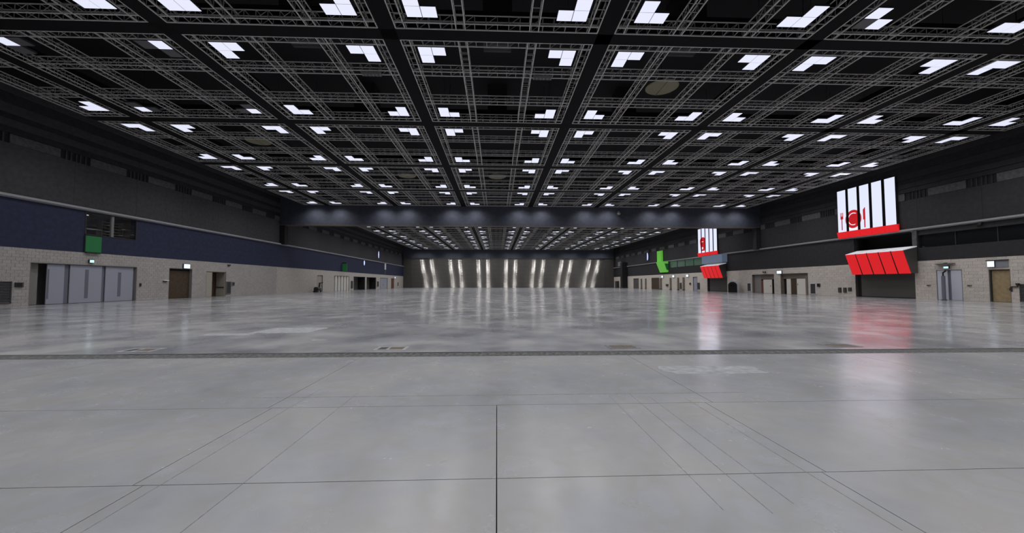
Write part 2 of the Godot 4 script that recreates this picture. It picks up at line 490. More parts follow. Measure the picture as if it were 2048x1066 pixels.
	# header between the two halls
	var hd := thing("wall_header", "deep slate-blue header spanning the opening between both halls", "wall", Vector3(0, 0, HEAD_Z), 0, "", "structure")
	pbox("face", Vector3(LX, HEAD_Y, -1.0), Vector3(RX, DECK_Y, 0), M.header, hd)
	pbox("bottom_edge", Vector3(LX, HEAD_Y - 0.1, -1.0), Vector3(RX, HEAD_Y, 0.02), M.header_edge, hd)
	for s in [[LX, 1.0], [RX, -1.0]]:
		var lo := Vector3(minf(s[0], s[0] + s[1] * 0.75), L_LEDGE if s[1] > 0 else R_LEDGE, -0.95)
		var hi := Vector3(maxf(s[0], s[0] + s[1] * 0.75), HEAD_Y - 0.1, -0.1)
		pbox("pocket_post", lo, hi, M.black if s[1] > 0 else M.charcoal_band, hd)

func upper_wall(w: Node3D, left: bool, band0: float, ledge: float, holes: Array, band: Material, s0: float, s1: float, slot_u: float) -> void:
	var u0 := -BACK_Z if left else FAR_Z
	var u1 := -FAR_Z if left else BACK_Z
	var b := MB.new()
	holed(b, u0, u1, band0, ledge, -0.5, 0.02, holes)
	part("band", b.mesh(), band, w)
	b = MB.new()
	pbox("upper_core", Vector3(u0, ledge, -0.5), Vector3(u1, DECK_Y, -0.06), M.black, w)
	# large acoustic panels between ledge and clerestory strip, lapped boards over it
	var n := int((u1 - u0) / (BAY / 2)) + 1
	var first: float = slot_u - BAY / 2 * ceil((slot_u - u0) / (BAY / 2))
	var pan := MB.new()
	pan.box(Vector3(0.006, ledge, -0.06), Vector3(BAY / 2 - 0.006, s0 - 0.02, 0.0))
	var strip := MB.new()
	strip.cbox(Vector3(1.02, s0, -0.06), Vector3(BAY / 2 - 1.02, s1, 0.03), 0.01)
	var fin := MB.new()
	fin.box(Vector3(-0.045, s0, -0.055), Vector3(0.045, s1, 0.0))
	var boards := []
	var top := s1 + 0.03
	var heights := [0.42, 0.5, 0.36, 0.62, 0.7, 0.9]
	var ts := [0.02, 0.05, 0.03, 0.07, 0.04, 0.08]
	for i in 6:
		var q := MB.new()
		q.prism([Vector2(-0.06, top), Vector2(ts[i] + 0.05, top), Vector2(ts[i], top + heights[i] - 0.02), Vector2(-0.06, top + heights[i] - 0.02)], 0.01, BAY - 0.01)
		boards.append([q.mesh(), i])
		top += heights[i]
	var pm := pan.mesh()
	var sm := strip.mesh()
	var fm := fin.mesh()
	for i in n:
		var u: float = first + i * BAY / 2
		if u < u0 - 0.01 or u + BAY / 2 > u1 + 0.01: continue
		var dist: float = u if left else -(u + BAY / 2)
		if dist < 15.0 and dist + BAY < 15.0:
			continue
		part("acoustic_panel", pm, M.upper_left_lightened if left else M.upper_wall, w, Vector3(u, 0, 0))
		part("strip_panel", sm, M.strip_panel, w, Vector3(u, 0, 0))
		if dist < 60.0:
			for k in [-0.62, -0.3, 0.05, 0.33, 0.7]:
				part("slot_fin", fm, M.upper_left_lightened if left else M.upper_wall, w, Vector3(u + k + (0.0 if k > -0.5 else 0.0), 0, 0))
		if i % 2 == 0:
			for bd in boards:
				part("lapped_board", bd[0], M.upper_board if bd[1] % 2 == 0 else (M.upper_left_lightened if left else M.upper_wall), w, Vector3(u, 0, 0))
	# the pale ledge
	var t := thing("trim_1" if left else "trim_2", "pale metal ledge running along the %s wall" % ("navy" if left else "charcoal"), "trim", w.position, w.rotation.y, "", "structure")
	var lb := MB.new()
	lb.prism([Vector2(0, ledge - 0.1), Vector2(0.26, ledge - 0.02), Vector2(0.26, ledge + 0.12), Vector2(0, ledge + 0.16)], u0, u1)
	part("ledge", lb.mesh(), M.ledge, t)

# ---------------------------------------------------------------- roof girders
func zrow(i: int) -> float:
	return Z0 - BAY * i

func girder_mesh(len: float) -> Array:       # along z, centred
	var h := len / 2
	var a := MB.new(); a.box(Vector3(-0.36, 0, -h), Vector3(0.36, 0.06, h))
	var b := MB.new(); b.box(Vector3(-0.3, 0.06, -h), Vector3(0.3, 0.9, h))
	var c := MB.new(); c.box(Vector3(-0.36, 0.9, -h), Vector3(0.36, 0.96, h))
	return [a.mesh(), b.mesh(), c.mesh()]

func build_girders() -> void:
	var len1 := BACK_Z - HEAD_Z - 0.02
	var len2 := HEAD_Z - 1.0 - (FAR_Z + 0.52)
	for h in 2:
		var ms := girder_mesh(len1 if h == 0 else len2)
		var zc := (BACK_Z + HEAD_Z) / 2 if h == 0 else (HEAD_Z - 1.0 + FAR_Z + 0.5) / 2
		for k in 7:
			var t := thing("roof_girder", "black lengthwise roof girder of the %s hall, %s from the navy left wall" % ["near" if h == 0 else "far", ORD[k]], "girder", Vector3(BAY * (k - 2.5), GRID_Y, zc), 0, "lengthwise roof girders")
			part("bottom_flange", ms[0], M.girder, t); part("web", ms[1], M.girder, t); part("top_flange", ms[2], M.girder, t)
	var xa := -2.5 * BAY - BAY / 3
	var xb := 3.5 * BAY + BAY / 3
	var mc := girder_mesh(xb - xa)
	for i in range(0, 12):
		if i == 4 or i == 5: continue
		var lab := "black cross girder under the roof, %s from the camera" % ORD[i] if i < 4 else "black cross girder beyond the slate header, %s of the far hall" % ORD[i - 6]
		var t := thing("cross_girder", lab, "girder", Vector3((xa + xb) / 2, GRID_Y, zrow(i)), PI / 2, "cross roof girders")
		part("bottom_flange", mc[0], M.girder, t); part("web", mc[1], M.girder, t); part("top_flange", mc[2], M.girder, t)

# ---------------------------------------------------------------- trusses
func truss_meshes(len: float) -> Array:      # along z, centred; width 0.45, depth 0.42
	var h := len / 2
	var w := 0.2
	var d := 0.4
	var c := MB.new()
	for s in [-w, w]:
		c.bar(Vector3(s, 0.025, -h), Vector3(s, 0.025, h), 0.022)
		c.bar(Vector3(s, d, -h), Vector3(s, d, h), 0.018)
	var l := MB.new()
	var n := int(round(len / 0.5))
	for i in n + 1:
		var z := -h + len * i / n
		l.bar(Vector3(-w, 0.025, z), Vector3(w, 0.025, z), 0.013)
		l.bar(Vector3(-w, d, z), Vector3(w, d, z), 0.010)
		for s in [-w, w]:
			l.bar(Vector3(s, 0.025, z), Vector3(s, d, z), 0.011)
			if i < n and i % 2 == 0:
				var z2 := -h + len * (i + 1) / n
				l.bar(Vector3(s, 0.025, z), Vector3(s, d, z2), 0.01)
	return [c.mesh(), l.mesh()]

func add_truss(parent: Node3D, ms: Array, at: Vector3, turn: float) -> void:
	var t := part("truss", ms[0], M.truss, parent, at)
	t.rotation.y = turn
	var l := part("lacing", ms[1], M.lacing, t)
	l.set_meta("kind", "stuff")      # thin rods, too fine to pick apart

func build_trusses() -> void:
	var full := truss_meshes(BAY - 0.77)
	var short := truss_meshes(BAY / 3 - 0.5)
	var col_name := ["first column from the left", "second column from the left", "third column from the left", "middle column below the camera axis", "third column from the right", "second column from the right", "first column from the right"]
	for i in range(-1, 12):
		if i == 4 or i == 5: continue
		var zc := zrow(i) - BAY / 2
		if i == 11: zc = zrow(i) - BAY / 2
		var row := ("in front of the first cross girder" if i == -1 else "behind the %s cross girder" % ORD[i]) if i < 4 else "behind far-hall cross girder %s" % ORD[i - 6]
		for k in range(-1, 7):
			var lab := "grey lattice truss bay %s, %s column of bays" % [row, ORD[k + 1]]
			var xc := BAY * (k - 2.0)
			var edge := k == -1 or k == 6
			if edge:
				xc = BAY * (-2.5 if k == -1 else 3.5)
			var t := thing("truss_bay", lab, "truss", Vector3(xc, GRID_Y, zc), 0, "lattice truss bays of the %s hall" % ("near" if i < 4 else "far"))
			var zs := [-4.31, -1.64, 1.64, 4.31]
			var half := i == 11      # last bay is cut off by the far wall
			if half: zs = [4.31, 1.64]
			if edge:
				var s := -1.0 if k == -1 else 1.0
				if not half:
					add_truss(t, full, Vector3(s * 0.605, 0, 0), 0)
					add_truss(t, full, Vector3(s * (BAY / 3 - 0.22), 0, 0), 0)
				else:
					for x in [0.605, BAY / 3 - 0.22]:
						add_truss(t, short, Vector3(s * x, 0, 3.14), 0)
				for z in zs:
					add_truss(t, short, Vector3(s * (BAY / 6 + 0.2), 0, z), PI / 2)
			else:
				if not half:
					for x in [-4.31, -1.64, 1.64, 4.31]:
						add_truss(t, full, Vector3(x, 0, 0), 0)
				else:
					for x in [-4.31, -1.64, 1.64, 4.31]:
						add_truss(t, short, Vector3(x, 0, 3.14), 0)
				for z in zs:
					add_truss(t, full, Vector3(0, 0, z), PI / 2)

# ---------------------------------------------------------------- ceiling lamps
func build_lamps() -> void:
	var face := boxmesh(Vector3(-0.315, -0.012, -0.315), Vector3(0.315, 0.0, 0.315))
	var body := MB.new()
	body.box(Vector3(-0.325, 0.0, -0.325), Vector3(0.325, 0.09, 0.325))
	var bm := body.mesh()
	var hang := MB.new()
	hang.bar(Vector3(0, 0.09, 0), Vector3(0, DECK_Y - GRID_Y - 0.1, 0), 0.012)
	var hm := hang.mesh()
	# [long girder, cross girder, far side, right side] -> which of corner / beside / along are dark
	var off := {[1, 0, true, false]: [1, 2], [4, 0, false, true]: [0], [1, 1, false, false]: [1, 2], [0, 1, false, true]: [1, 2], [0, 0, true, true]: [1, 2]}
	for i in range(-2, 12):
		for k in 7:
			for far in [false, true]:
				if i == 4 and far: continue
				for right in [false, true]:
					var sx := 1.0 if right else -1.0
					var sz := -1.0 if far else 1.0
					var lab := "L-shaped white light %s %s cross girder, %s of lengthwise girder %s" % ["behind" if far else "before", ORD[i], "right" if right else "left", ORD[k]]
					var grp := "ceiling lights of the near hall"
					if i == 4:
						lab = "L-shaped white light before the slate header, %s of lengthwise girder %s" % ["right" if right else "left", ORD[k]]
					elif i > 4:
						lab = "L-shaped white light %s far-hall cross girder %s, %s of lengthwise girder %s" % ["behind" if far else "before", ORD[i - 6] if i > 5 else "zero", "right" if right else "left", ORD[k]]
						grp = "ceiling lights of the far hall"
					if i < 0:
						lab = "L-shaped white ceiling light overhead, outside the picture"
						grp = "ceiling lights above and behind the camera"
					if i == 5:
						lab = "L-shaped white ceiling light hidden by the slate header"
						grp = "ceiling lights hidden by the header"
					var t := thing("ceiling_light", lab, "light", Vector3(BAY * (k - 2.5), GRID_Y + 0.1, zrow(i)), 0, grp)
					var dark: Array = off.get([k, i, far, right], [])
					if dark.size() == 2:
						t.set_meta("label", "L-shaped light with one lit panel, %s %s cross girder, %s of lengthwise girder %s" % ["behind" if far else "before", ORD[i], "right" if right else "left", ORD[k]])
					elif dark.size() == 1:
						t.set_meta("label", "L-shaped light with its corner panel dark, right of lengthwise girder %s" % ORD[k])
					var spots := [Vector2(1.375, 1.375), Vector2(2.035, 1.375), Vector2(1.375, 2.035)]
					for q in 3:
						var p := Vector3(sx * spots[q].x, 0, sz * spots[q].y)
						var o := part("light_panel", face, M.lamp_off if q in dark else M.lamp_on, t, p)
						if i >= 0 and i <= 4:
							part("housing", bm, M.lamp_body, o)
						if not q in dark:
							var a := SpotLight3D.new()       # deep louvred panels: little light leaves them sideways
							a.name = "panel_light"
							a.spot_angle = LAMP_ANGLE
							a.spot_angle_attenuation = 1.0
							a.spot_range = 200.0
							a.spot_attenuation = 2.0
							a.light_energy = LAMP_ENERGY
							a.light_size = 0.26
							a.light_color = lin(0.95, 0.96, 1.0)
							a.shadow_enabled = true
							a.position = p + Vector3(0, -0.2, 0)
							a.rotation.x = -PI / 2
							t.add_child(a, true)
					if i >= 0 and i <= 1:
						part("hanger", hm, M.lamp_body, t, Vector3(sx * 1.375, 0, sz * 1.375))

func build_ceiling_things() -> void:
	# round olive discs hanging in the middle of four bays
	var labs := {[1, 3.0]: "round olive disc under the roof behind the first cross girder", [2, 0.0]: "round olive disc behind the second cross girder near the navy wall",
		[3, 1.0]: "small olive disc behind the third cross girder, left one of two", [3, 2.0]: "small olive disc behind the third cross girder, in the middle bay"}
	var d := MB.new()
	d.lathe([Vector2(0, 0.0), Vector2(0.9, 0.02), Vector2(0.95, 0.05), Vector2(0.9, 0.08), Vector2(0.12, 0.28), Vector2(0, 0.3)], 32)
	var dm := d.mesh()
	var seam := boxmesh(Vector3(-0.012, -0.006, -0.93), Vector3(0.012, 0.02, 0.93))
	var st := MB.new()
	st.tube(Vector3(0, 0.25, 0), Vector3(0, DECK_Y - GRID_Y - 0.35, 0), 0.03, 0.03, 8)
	var ring := MB.new()
	for k in 14:
		var a0 := PI * (-0.1 + 0.75 * k / 14.0)
		var a1 := PI * (-0.1 + 0.75 * (k + 1) / 14.0)
		ring.bar(Vector3(0.95 * cos(a0), 0.12 + 0.45 * maxf(0.0, sin(a0)), -0.5 * sin(a0)), Vector3(0.95 * cos(a1), 0.12 + 0.45 * maxf(0.0, sin(a1)), -0.5 * sin(a1)), 0.014)
	for key in labs:
		var t := thing("ceiling_disc", labs[key], "ceiling disc", Vector3(BAY * (key[1] - 2.0), GRID_Y + 0.35, zrow(key[0] - 1) - BAY / 2), 0, "olive discs under the roof")
		part("disc", dm, M.olive, t); part("seam", seam, M.dark_metal, t); part("stem", st.mesh(), M.dark_metal, t); part("hoop", ring.mesh(), M.truss, t)
	# square air outlets in the middle cell behind a cross girder
	for i in 2:
		for k in [1, 2, 3]:
			var t := thing("air_outlet", "dark square air outlet behind the %s cross girder, %s bay" % [ORD[i], ["left of the middle", "middle", "right of the middle"][k - 1]], "air outlet", Vector3(BAY * (k - 2.0), GRID_Y + 0.9, zrow(i) - 1.95), 0, "square air outlets above the trusses")
			pbox("plenum", Vector3(-0.72, 0.05, -0.75), Vector3(0.72, DECK_Y - GRID_Y - 0.9, 0.75), M.duct, t)
			for q in 6:
				pbox("louvre", Vector3(-0.7, 0, -0.7 + q * 0.24), Vector3(0.7, 0.05, -0.7 + q * 0.24 + 0.2), M.duct, t)
	# grey boxes fixed on trusses
	var tray := [[2.45, -20.42, "grey cable box on a truss right of the middle, near hall"], [-6.75, -20.4, "grey cable box on a truss beside the third lengthwise girder"]]
	for q in tray:
		var t := thing("cable_box", q[2], "cable box", Vector3(q[0], GRID_Y, q[1]), 0, "grey boxes on the trusses")
		pbox("case", Vector3(-0.5, -0.14, -0.12), Vector3(0.5, -0.005, 0.12), M.grey_panel, t)
		for k in 5:
			pbox("lid", Vector3(-0.46 + k * 0.19, -0.15, -0.1), Vector3(-0.46 + k * 0.19 + 0.15, -0.14, 0.1), M.strip_panel, t)
	# dome camera on the header
	var c := thing("dome_camera", "small grey dome camera on the slate header", "camera", Vector3(18.1, 12.0, HEAD_Z), 0)
	pbox("bracket", Vector3(-0.12, -0.05, 0), Vector3(0.12, 0.25, 0.3), M.grey_panel, c)
	var dome := MB.new()
	dome.lathe([Vector2(0, -0.42), Vector2(0.13, -0.38), Vector2(0.22, -0.28), Vector2(0.26, -0.14), Vector2(0.26, -0.05), Vector2(0, -0.05)], 18)
	part("dome", dome.mesh(), M.grey_panel, c, Vector3(0, 0, 0.3))
	var lens := MB.new()
	lens.lathe([Vector2(0, -0.47), Vector2(0.07, -0.46), Vector2(0.1, -0.40), Vector2(0, -0.38)], 14)
	part("lens", lens.mesh(), M.black, c, Vector3(0, 0, 0.3))

# ---------------------------------------------------------------- fittings shared by both walls (x along wall, z out of it)
func lever(parent: Node, x: float, y: float, z: float, s: float) -> void:
	var b := MB.new()
	b.cbox(Vector3(x - 0.03, y - 0.12, z), Vector3(x + 0.03, y + 0.12, z + 0.015), 0.004)
	b.bar(Vector3(x, y, z + 0.01), Vector3(x, y, z + 0.07), 0.012)
	b.bar(Vector3(x, y, z + 0.065), Vector3(x + s * 0.14, y, z + 0.065), 0.012)
	part("handle", b.mesh(), M.dark_metal, parent)

func lined(t: Node3D, w: float, h: float, depth: float, m: Material, back: Material) -> void:     # the reveal round an opening
	pbox("jamb", Vector3(-w / 2, 0, -depth), Vector3(-w / 2 + 0.05, h, -0.001), m, t)
	pbox("jamb", Vector3(w / 2 - 0.05, 0, -depth), Vector3(w / 2, h, -0.001), m, t)
	pbox("lintel", Vector3(-w / 2 + 0.05, h - 0.05, -depth), Vector3(w / 2 - 0.05, h, -0.001), m, t)
	pbox("back", Vector3(-w / 2, 0, -depth - 0.06), Vector3(w / 2, h, -depth), back, t)

func exit_sign(t: Node3D, x: float, y: float, w: float, h: float, face: Material) -> void:
	var b := MB.new()
	b.box(Vector3(x - w / 2 - 0.03, y - 0.03, 0.02), Vector3(x + w / 2 + 0.03, y + h + 0.03, 0.12))
	part("housing", b.mesh(), M.dark_metal, t)
	pbox("face", Vector3(x - w / 2, y, 0.12), Vector3(x + w / 2, y + h, 0.135), face, t)
	var a := AreaLight3D.new()
	a.name = "sign_light"
	a.area_size = Vector2(w, h)
	a.light_energy = 0.06
	a.light_color = lin(0.8, 0.9, 1.0)
	a.area_range = 60.0
	a.area_attenuation = 2.0
	a.shadow_enabled = true
	a.position = Vector3(x, y + h / 2, 0.15)
	a.rotation.y = PI
	t.add_child(a, true)

func small_box(t: Node3D, w: float, y0: float, y1: float, d: float, m: Material, face: Material) -> void:
	var b := MB.new()
	b.cbox(Vector3(-w / 2, y0, 0.012), Vector3(w / 2, y1, d), 0.015)
	part("case", b.mesh(), m, t)
	pbox("front", Vector3(-w / 2 + 0.05, y0 + 0.05, d), Vector3(w / 2 - 0.05, y1 - 0.05, d + 0.01), face, t)

func vent(t: Node3D, w: float, y0: float, y1: float, frame: Material) -> void:
	var b := MB.new()
	b.box(Vector3(-w / 2, y0, 0.012), Vector3(-w / 2 + 0.06, y1, 0.07)); b.box(Vector3(w / 2 - 0.06, y0, 0.012), Vector3(w / 2, y1, 0.07))
	b.box(Vector3(-w / 2, y0, 0.012), Vector3(w / 2, y0 + 0.06, 0.07)); b.box(Vector3(-w / 2, y1 - 0.06, 0.012), Vector3(w / 2, y1, 0.07))
	part("frame", b.mesh(), frame, t)
	pbox("backing", Vector3(-w / 2 + 0.06, y0 + 0.06, 0.012), Vector3(w / 2 - 0.06, y1 - 0.06, 0.02), M.black, t)
	var n := int((y1 - y0 - 0.12) / 0.1)
	for i in n:
		var y := y0 + 0.06 + (y1 - y0 - 0.12) * i / n
		var s := MB.new()
		s.prism([Vector2(0.02, y + 0.05), Vector2(0.06, y), Vector2(0.06, y + 0.02), Vector2(0.02, y + 0.07)], -w / 2 + 0.06, w / 2 - 0.06)
		part("slat", s.mesh(), M.grille, t)

# ---------------------------------------------------------------- left wall
func build_left_things() -> void:
	var t: Node3D
	t = on_left("wall_vent", "dark grey louvred vent at the left picture edge of the pale wall", "vent", -25.95, "", "")
	vent(t, 0.9, 0.2, 1.62, M.grille)
	t = on_left("wall_box", "small black box with a brass edge on the pale wall beside the vent", "wall box", -26.8)
	small_box(t, 0.44, 1.25, 1.55, 0.09, M.dark_box, M.black)
	pbox("brass_edge", Vector3(0.12, 1.28, 0.09), Vector3(0.19, 1.52, 0.105), M.rust, t)
	# folding door
	var u0 := L(-27.37)
	var uc := (L(-27.37) + L(-35.18)) / 2
	t = thing("door_1", "wide grey folding door in the pale wall, partly slid open", "door", Vector3(LX, 0, -uc), PI / 2, "", "structure")
	var w := L(-35.18) - L(-27.37)
	lined(t, w, 2.93, 1.2, M.reveal, M.reveal)
	var edges := [[-27.42, -28.16, M.reveal, -0.35, "side_panel"], [-28.16, -28.49, M.black, -0.75, "pocket"], [-28.49, -29.6, M.door_grey, -0.12, "leaf"], [-29.6, -29.96, M.door_grey_dark, -0.2, "leaf_edge"], [-29.96, -32.29, M.door_grey, -0.12, "leaf"],
		[-32.29, -32.57, M.door_grey_dark, -0.2, "leaf_edge"], [-32.57, -33.61, M.door_grey, -0.12, "leaf"], [-33.61, -34.99, M.door_grey, -0.15, "leaf"], [-34.99, -35.12, M.door_grey_dark, -0.2, "leaf_edge"]]
	for e in edges:
		var b := MB.new()
		b.cbox(Vector3(L(e[0]) - uc + 0.006, 0.02, e[3] - 0.06), Vector3(L(e[1]) - uc - 0.006, 2.86, e[3]), 0.01)
		var o := part(e[4], b.mesh(), e[2], t)
		if e[0] == -29.96:
			pbox("vision_strip", Vector3(L(-31.01) - uc, 0.35, e[3]), Vector3(L(-31.27) - uc, 2.55, e[3] + 0.008), M.door_grey_dark, o)
		if e[0] == -33.61:
			pbox("vision_strip", Vector3(L(-33.63) - uc, 0.4, e[3]), Vector3(L(-33.9) - uc, 2.4, e[3] + 0.008), M.door_grey_dark, o)
		if e[0] == -28.49:
			pbox("vision_strip", Vector3(L(-28.52) - uc, 0.4, e[3]), Vector3(L(-28.62) - uc, 2.5, e[3] + 0.008), M.door_grey_dark, o)
	pbox("track", Vector3(-w / 2 + 0.05, 2.86, -0.3), Vector3(w / 2 - 0.05, 2.88, -0.05), M.dark_metal, t)
	t = on_left("exit_sign", "small teal lit exit lamp above the grey folding door", "exit sign", -31.23)
	exit_sign(t, 0, 3.09, 0.3, 0.2, M.exit_teal)
	t = on_left("hall_sign", "square green sign on the navy band above the folding door", "sign", -31.3)
	pbox("backing", Vector3(-0.62, 3.87, 0.03), Vector3(0.62, 5.16, 0.1), M.dark_metal, t)
	pbox("face", Vector3(-0.58, 3.9, 0.1), Vector3(0.58, 5.13, 0.13), M.green_sign, t)
	pbox("lower_bracket", Vector3(-0.5, 3.8, 0.03), Vector3(0.5, 3.87, 0.16), M.dark_metal, t)
	# control booth window
	uc = (L(-30.69) + L(-34.93)) / 2
	w = L(-34.93) - L(-30.69)
	t = thing("window_1", "dark two-pane control booth window in the navy band", "window", Vector3(LX, 0, -uc), PI / 2, "", "structure")
	for q in [["room_back", Vector3(-w / 2, 5.2, -2.6), Vector3(w / 2, 7.02, -2.5)], ["room_side", Vector3(-w / 2 - 0.1, 5.2, -2.5), Vector3(-w / 2, 7.02, -0.5)], ["room_side", Vector3(w / 2, 5.2, -2.5), Vector3(w / 2 + 0.1, 7.02, -0.5)],
		["room_ceiling", Vector3(-w / 2, 7.02, -2.5), Vector3(w / 2, 7.1, -0.5)], ["room_floor", Vector3(-w / 2, 5.1, -2.5), Vector3(w / 2, 5.2, -0.5)]]:
		pbox(q[0], q[1], q[2], M.door_brown, t)
	var fr := MB.new()
	fr.box(Vector3(-w / 2, 5.2, -0.1), Vector3(-w / 2 + 0.07, 7.02, 0.04)); fr.box(Vector3(w / 2 - 0.07, 5.2, -0.1), Vector3(w / 2, 7.02, 0.04))
	fr.box(Vector3(-w / 2, 5.2, -0.1), Vector3(w / 2, 5.27, 0.04)); fr.box(Vector3(-w / 2, 6.95, -0.1), Vector3(w / 2, 7.02, 0.04))
	part("window_frame", fr.mesh(), M.dark_metal, t)
	pbox("mullion", Vector3(-0.1, 5.27, -0.1), Vector3(0.1, 6.95, 0.04), M.grey_panel, t)
	pbox("pane", Vector3(-w / 2 + 0.07, 5.27, -0.05), Vector3(-0.1, 6.95, -0.04), M.pane, t)
	pbox("pane", Vector3(0.1, 5.27, -0.05), Vector3(w / 2 - 0.07, 6.95, -0.04), M.pane, t)
	var lampm := boxmesh(Vector3(-0.3, -0.02, -0.05), Vector3(0.3, 0.02, 0.05))
	t = thing("strip_lamp", "white strip lamp inside the dark booth window", "lamp", Vector3(LX - 0.6, 6.82, -uc + 1.6), PI / 2)
	part("tube", lampm, M.exit_face, t); pbox("bracket", Vector3(-0.1, 0.02, -0.03), Vector3(0.1, 0.2, 0.03), M.dark_metal, t)
	t = thing("booth_shelf", "brown slatted shelf inside the booth window, behind the second pane", "shelf", Vector3(LX - 1.2, 5.2, -uc - 1.1), PI / 2)
	for k in 6:
		pbox("board", Vector3(-0.9, 0.1 + k * 0.25, -0.2), Vector3(0.9, 0.14 + k * 0.25, 0.2), M.frame_brown, t)
	for x in [-0.9, 0.86]:
		pbox("upright", Vector3(x, 0, -0.2), Vector3(x + 0.04, 1.5, 0.2), M.frame_brown, t)
	t = thing("booth_desk", "dark console desk inside the booth window under the strip lamp", "desk", Vector3(LX - 1.0, 5.2, -uc + 1.0), PI / 2)
	pbox("desk_top", Vector3(-0.8, 0.55, -0.4), Vector3(0.8, 0.62, 0.4), M.grey_panel, t)
	pbox("pedestal", Vector3(-0.75, 0, -0.35), Vector3(-0.4, 0.55, 0.35), M.dark_box, t); pbox("pedestal", Vector3(0.4, 0, -0.35), Vector3(0.75, 0.55, 0.35), M.dark_box, t)
	pbox("monitor", Vector3(-0.3, 0.66, -0.1), Vector3(0.3, 1.0, -0.05), M.dark_box, t)
	t = on_left("call_point", "tiny black call point on the pale wall after the folding door", "call point", -35.5)
	small_box(t, 0.16, 1.22, 1.5, 0.07, M.dark_box, M.black)
	t = on_left("wall_fixture", "small pale fixture with a dark underside beside the brown door", "wall fixture", -38.1)
	pbox("cap", Vector3(-0.25, 1.72, 0.012), Vector3(0.25, 1.82, 0.14), M.white_plastic, t); pbox("arm", Vector3(-0.3, 1.62, 0.012), Vector3(0.1, 1.71, 0.1), M.dark_metal, t)
	# brown recessed door
	uc = (L(-38.47) + L(-41.33)) / 2
	w = L(-41.33) - L(-38.47)
	t = thing("door_2", "tall dark brown door set back in the pale wall", "door", Vector3(LX, 0, -uc), PI / 2, "", "structure")
	lined(t, w, 2.98, 0.32, M.reveal, M.black)
	var lf := pbox("leaf", Vector3(-w / 2 + 0.06, 0.02, -0.31), Vector3(w / 2 - 0.06, 2.72, -0.25), M.door_brown, t)
	lever(lf, -w / 2 + 0.3, 1.05, -0.25, 1)
	pbox("transom", Vector3(-w / 2 + 0.06, 2.74, -0.31), Vector3(w / 2 - 0.06, 2.92, -0.26), M.black, t)
	t = on_left("exit_sign", "bright white exit sign perched above the brown door", "exit sign", -40.35)
	exit_sign(t, 0.1, 3.0, 0.75, 0.42, M.exit_face)
	# half-open beige door
	uc = (L(-43.25) + L(-46.34)) / 2
	w = L(-46.34) - L(-43.25)
	t = thing("door_3", "half-open beige double door with a push bar", "door", Vector3(LX, 0, -uc), PI / 2, "", "structure")
	lined(t, w, 2.8, 1.1, M.frame_brown, M.door_brown)
	pbox("leaf", Vector3(-w / 2 + 0.05, 0.02, -0.1), Vector3(L(-44.2) - uc, 2.72, -0.04), M.door_beige, t)
	lf = pbox("leaf", Vector3(w / 2 - 0.12, 0.02, -1.02), Vector3(w / 2 - 0.06, 2.72, -0.05), M.door_beige, t)
	pbox("push_bar", Vector3(w / 2 - 0.2, 0.98, -0.95), Vector3(w / 2 - 0.14, 1.08, -0.12), M.dark_metal, lf)
	pbox("hall_light_switch", Vector3(L(-44.3) - uc, 1.6, -1.09), Vector3(L(-44.6) - uc, 1.8, -1.06), M.white_plastic, t)
	t = on_left("wall_vent", "grey louvred panel next to the half-open beige door", "vent", -46.75)
	vent(t, 0.8, 0.25, 1.7, M.grey_panel)
	t = on_left("wall_box", "small dark grey box right after the grey louvred panel", "wall box", -47.5)
	small_box(t, 0.42, 1.22, 1.65, 0.1, M.grey_panel, M.dark_box)
	t = on_left("wall_fixture", "flat dark sensor on the pale wall above the half-open door", "wall fixture", -46.7)
	pbox("plate", Vector3(-0.22, 3.55, 0.012), Vector3(0.22, 3.68, 0.1), M.dark_box, t); pbox("sensor", Vector3(-0.08, 3.5, 0.03), Vector3(0.08, 3.55, 0.09), M.black, t)
	# floor machine left by the wall
	t = thing("floor_scrubber", "black floor scrubber with a raised handle by the pale wall", "floor machine", Vector3(LX + 1.1, 0, -66.3), PI / 2)
	var body := MB.new()
	body.prism([Vector2(-0.35, 0.25), Vector2(0.35, 0.25), Vector2(0.38, 0.6), Vector2(0.2, 0.86), Vector2(-0.25, 0.86), Vector2(-0.38, 0.6)], -0.75, 0.35)
	part("tank", body.mesh(), M.dark_box, t)
	body = MB.new()
	body.lathe([Vector2(0, 0.02), Vector2(0.42, 0.02), Vector2(0.45, 0.14), Vector2(0.36, 0.24), Vector2(0, 0.26)], 18)
	part("brush_deck", body.mesh(), M.black, t, Vector3(-0.75, 0, 0))
	body = MB.new()
	body.tube(Vector3(0.3, 0.35, 0), Vector3(0.62, 1.55, 0), 0.16, 0.14, 10)
	part("mast", body.mesh(), M.dark_box, t)
	body = MB.new()
	body.tube(Vector3(0.55, 1.5, 0), Vector3(1.15, 1.55, 0), 0.08, 0.07, 10); body.tube(Vector3(1.1, 1.55, -0.35), Vector3(1.1, 1.6, 0.35), 0.06, 0.06, 8)
	part("handle", body.mesh(), M.dark_metal, t)
	for z in [-0.38, 0.38]:
		body = MB.new()
		body.tube(Vector3(0.1, 0.17, z - 0.05), Vector3(0.1, 0.17, z + 0.05), 0.17, 0.17, 14)
		part("wheel", body.mesh(), M.black, t)
	# second hall, left
	leaf_door(true, "door_4", "single beige door beyond the header, past the black floor scrubber", -70.3, 2.1, 2.95, M.door_beige, M.frame_brown)
	uc = (L(-76.29) + L(-83.89)) / 2
	w = L(-83.89) - L(-76.29)
	t = thing("door_5", "striped grey folding door below the teal sign in the far hall", "door", Vector3(LX, 0, -uc), PI / 2, "", "structure")
	lined(t, w, 3.0, 0.4, M.frame_brown, M.door_grey_dark)
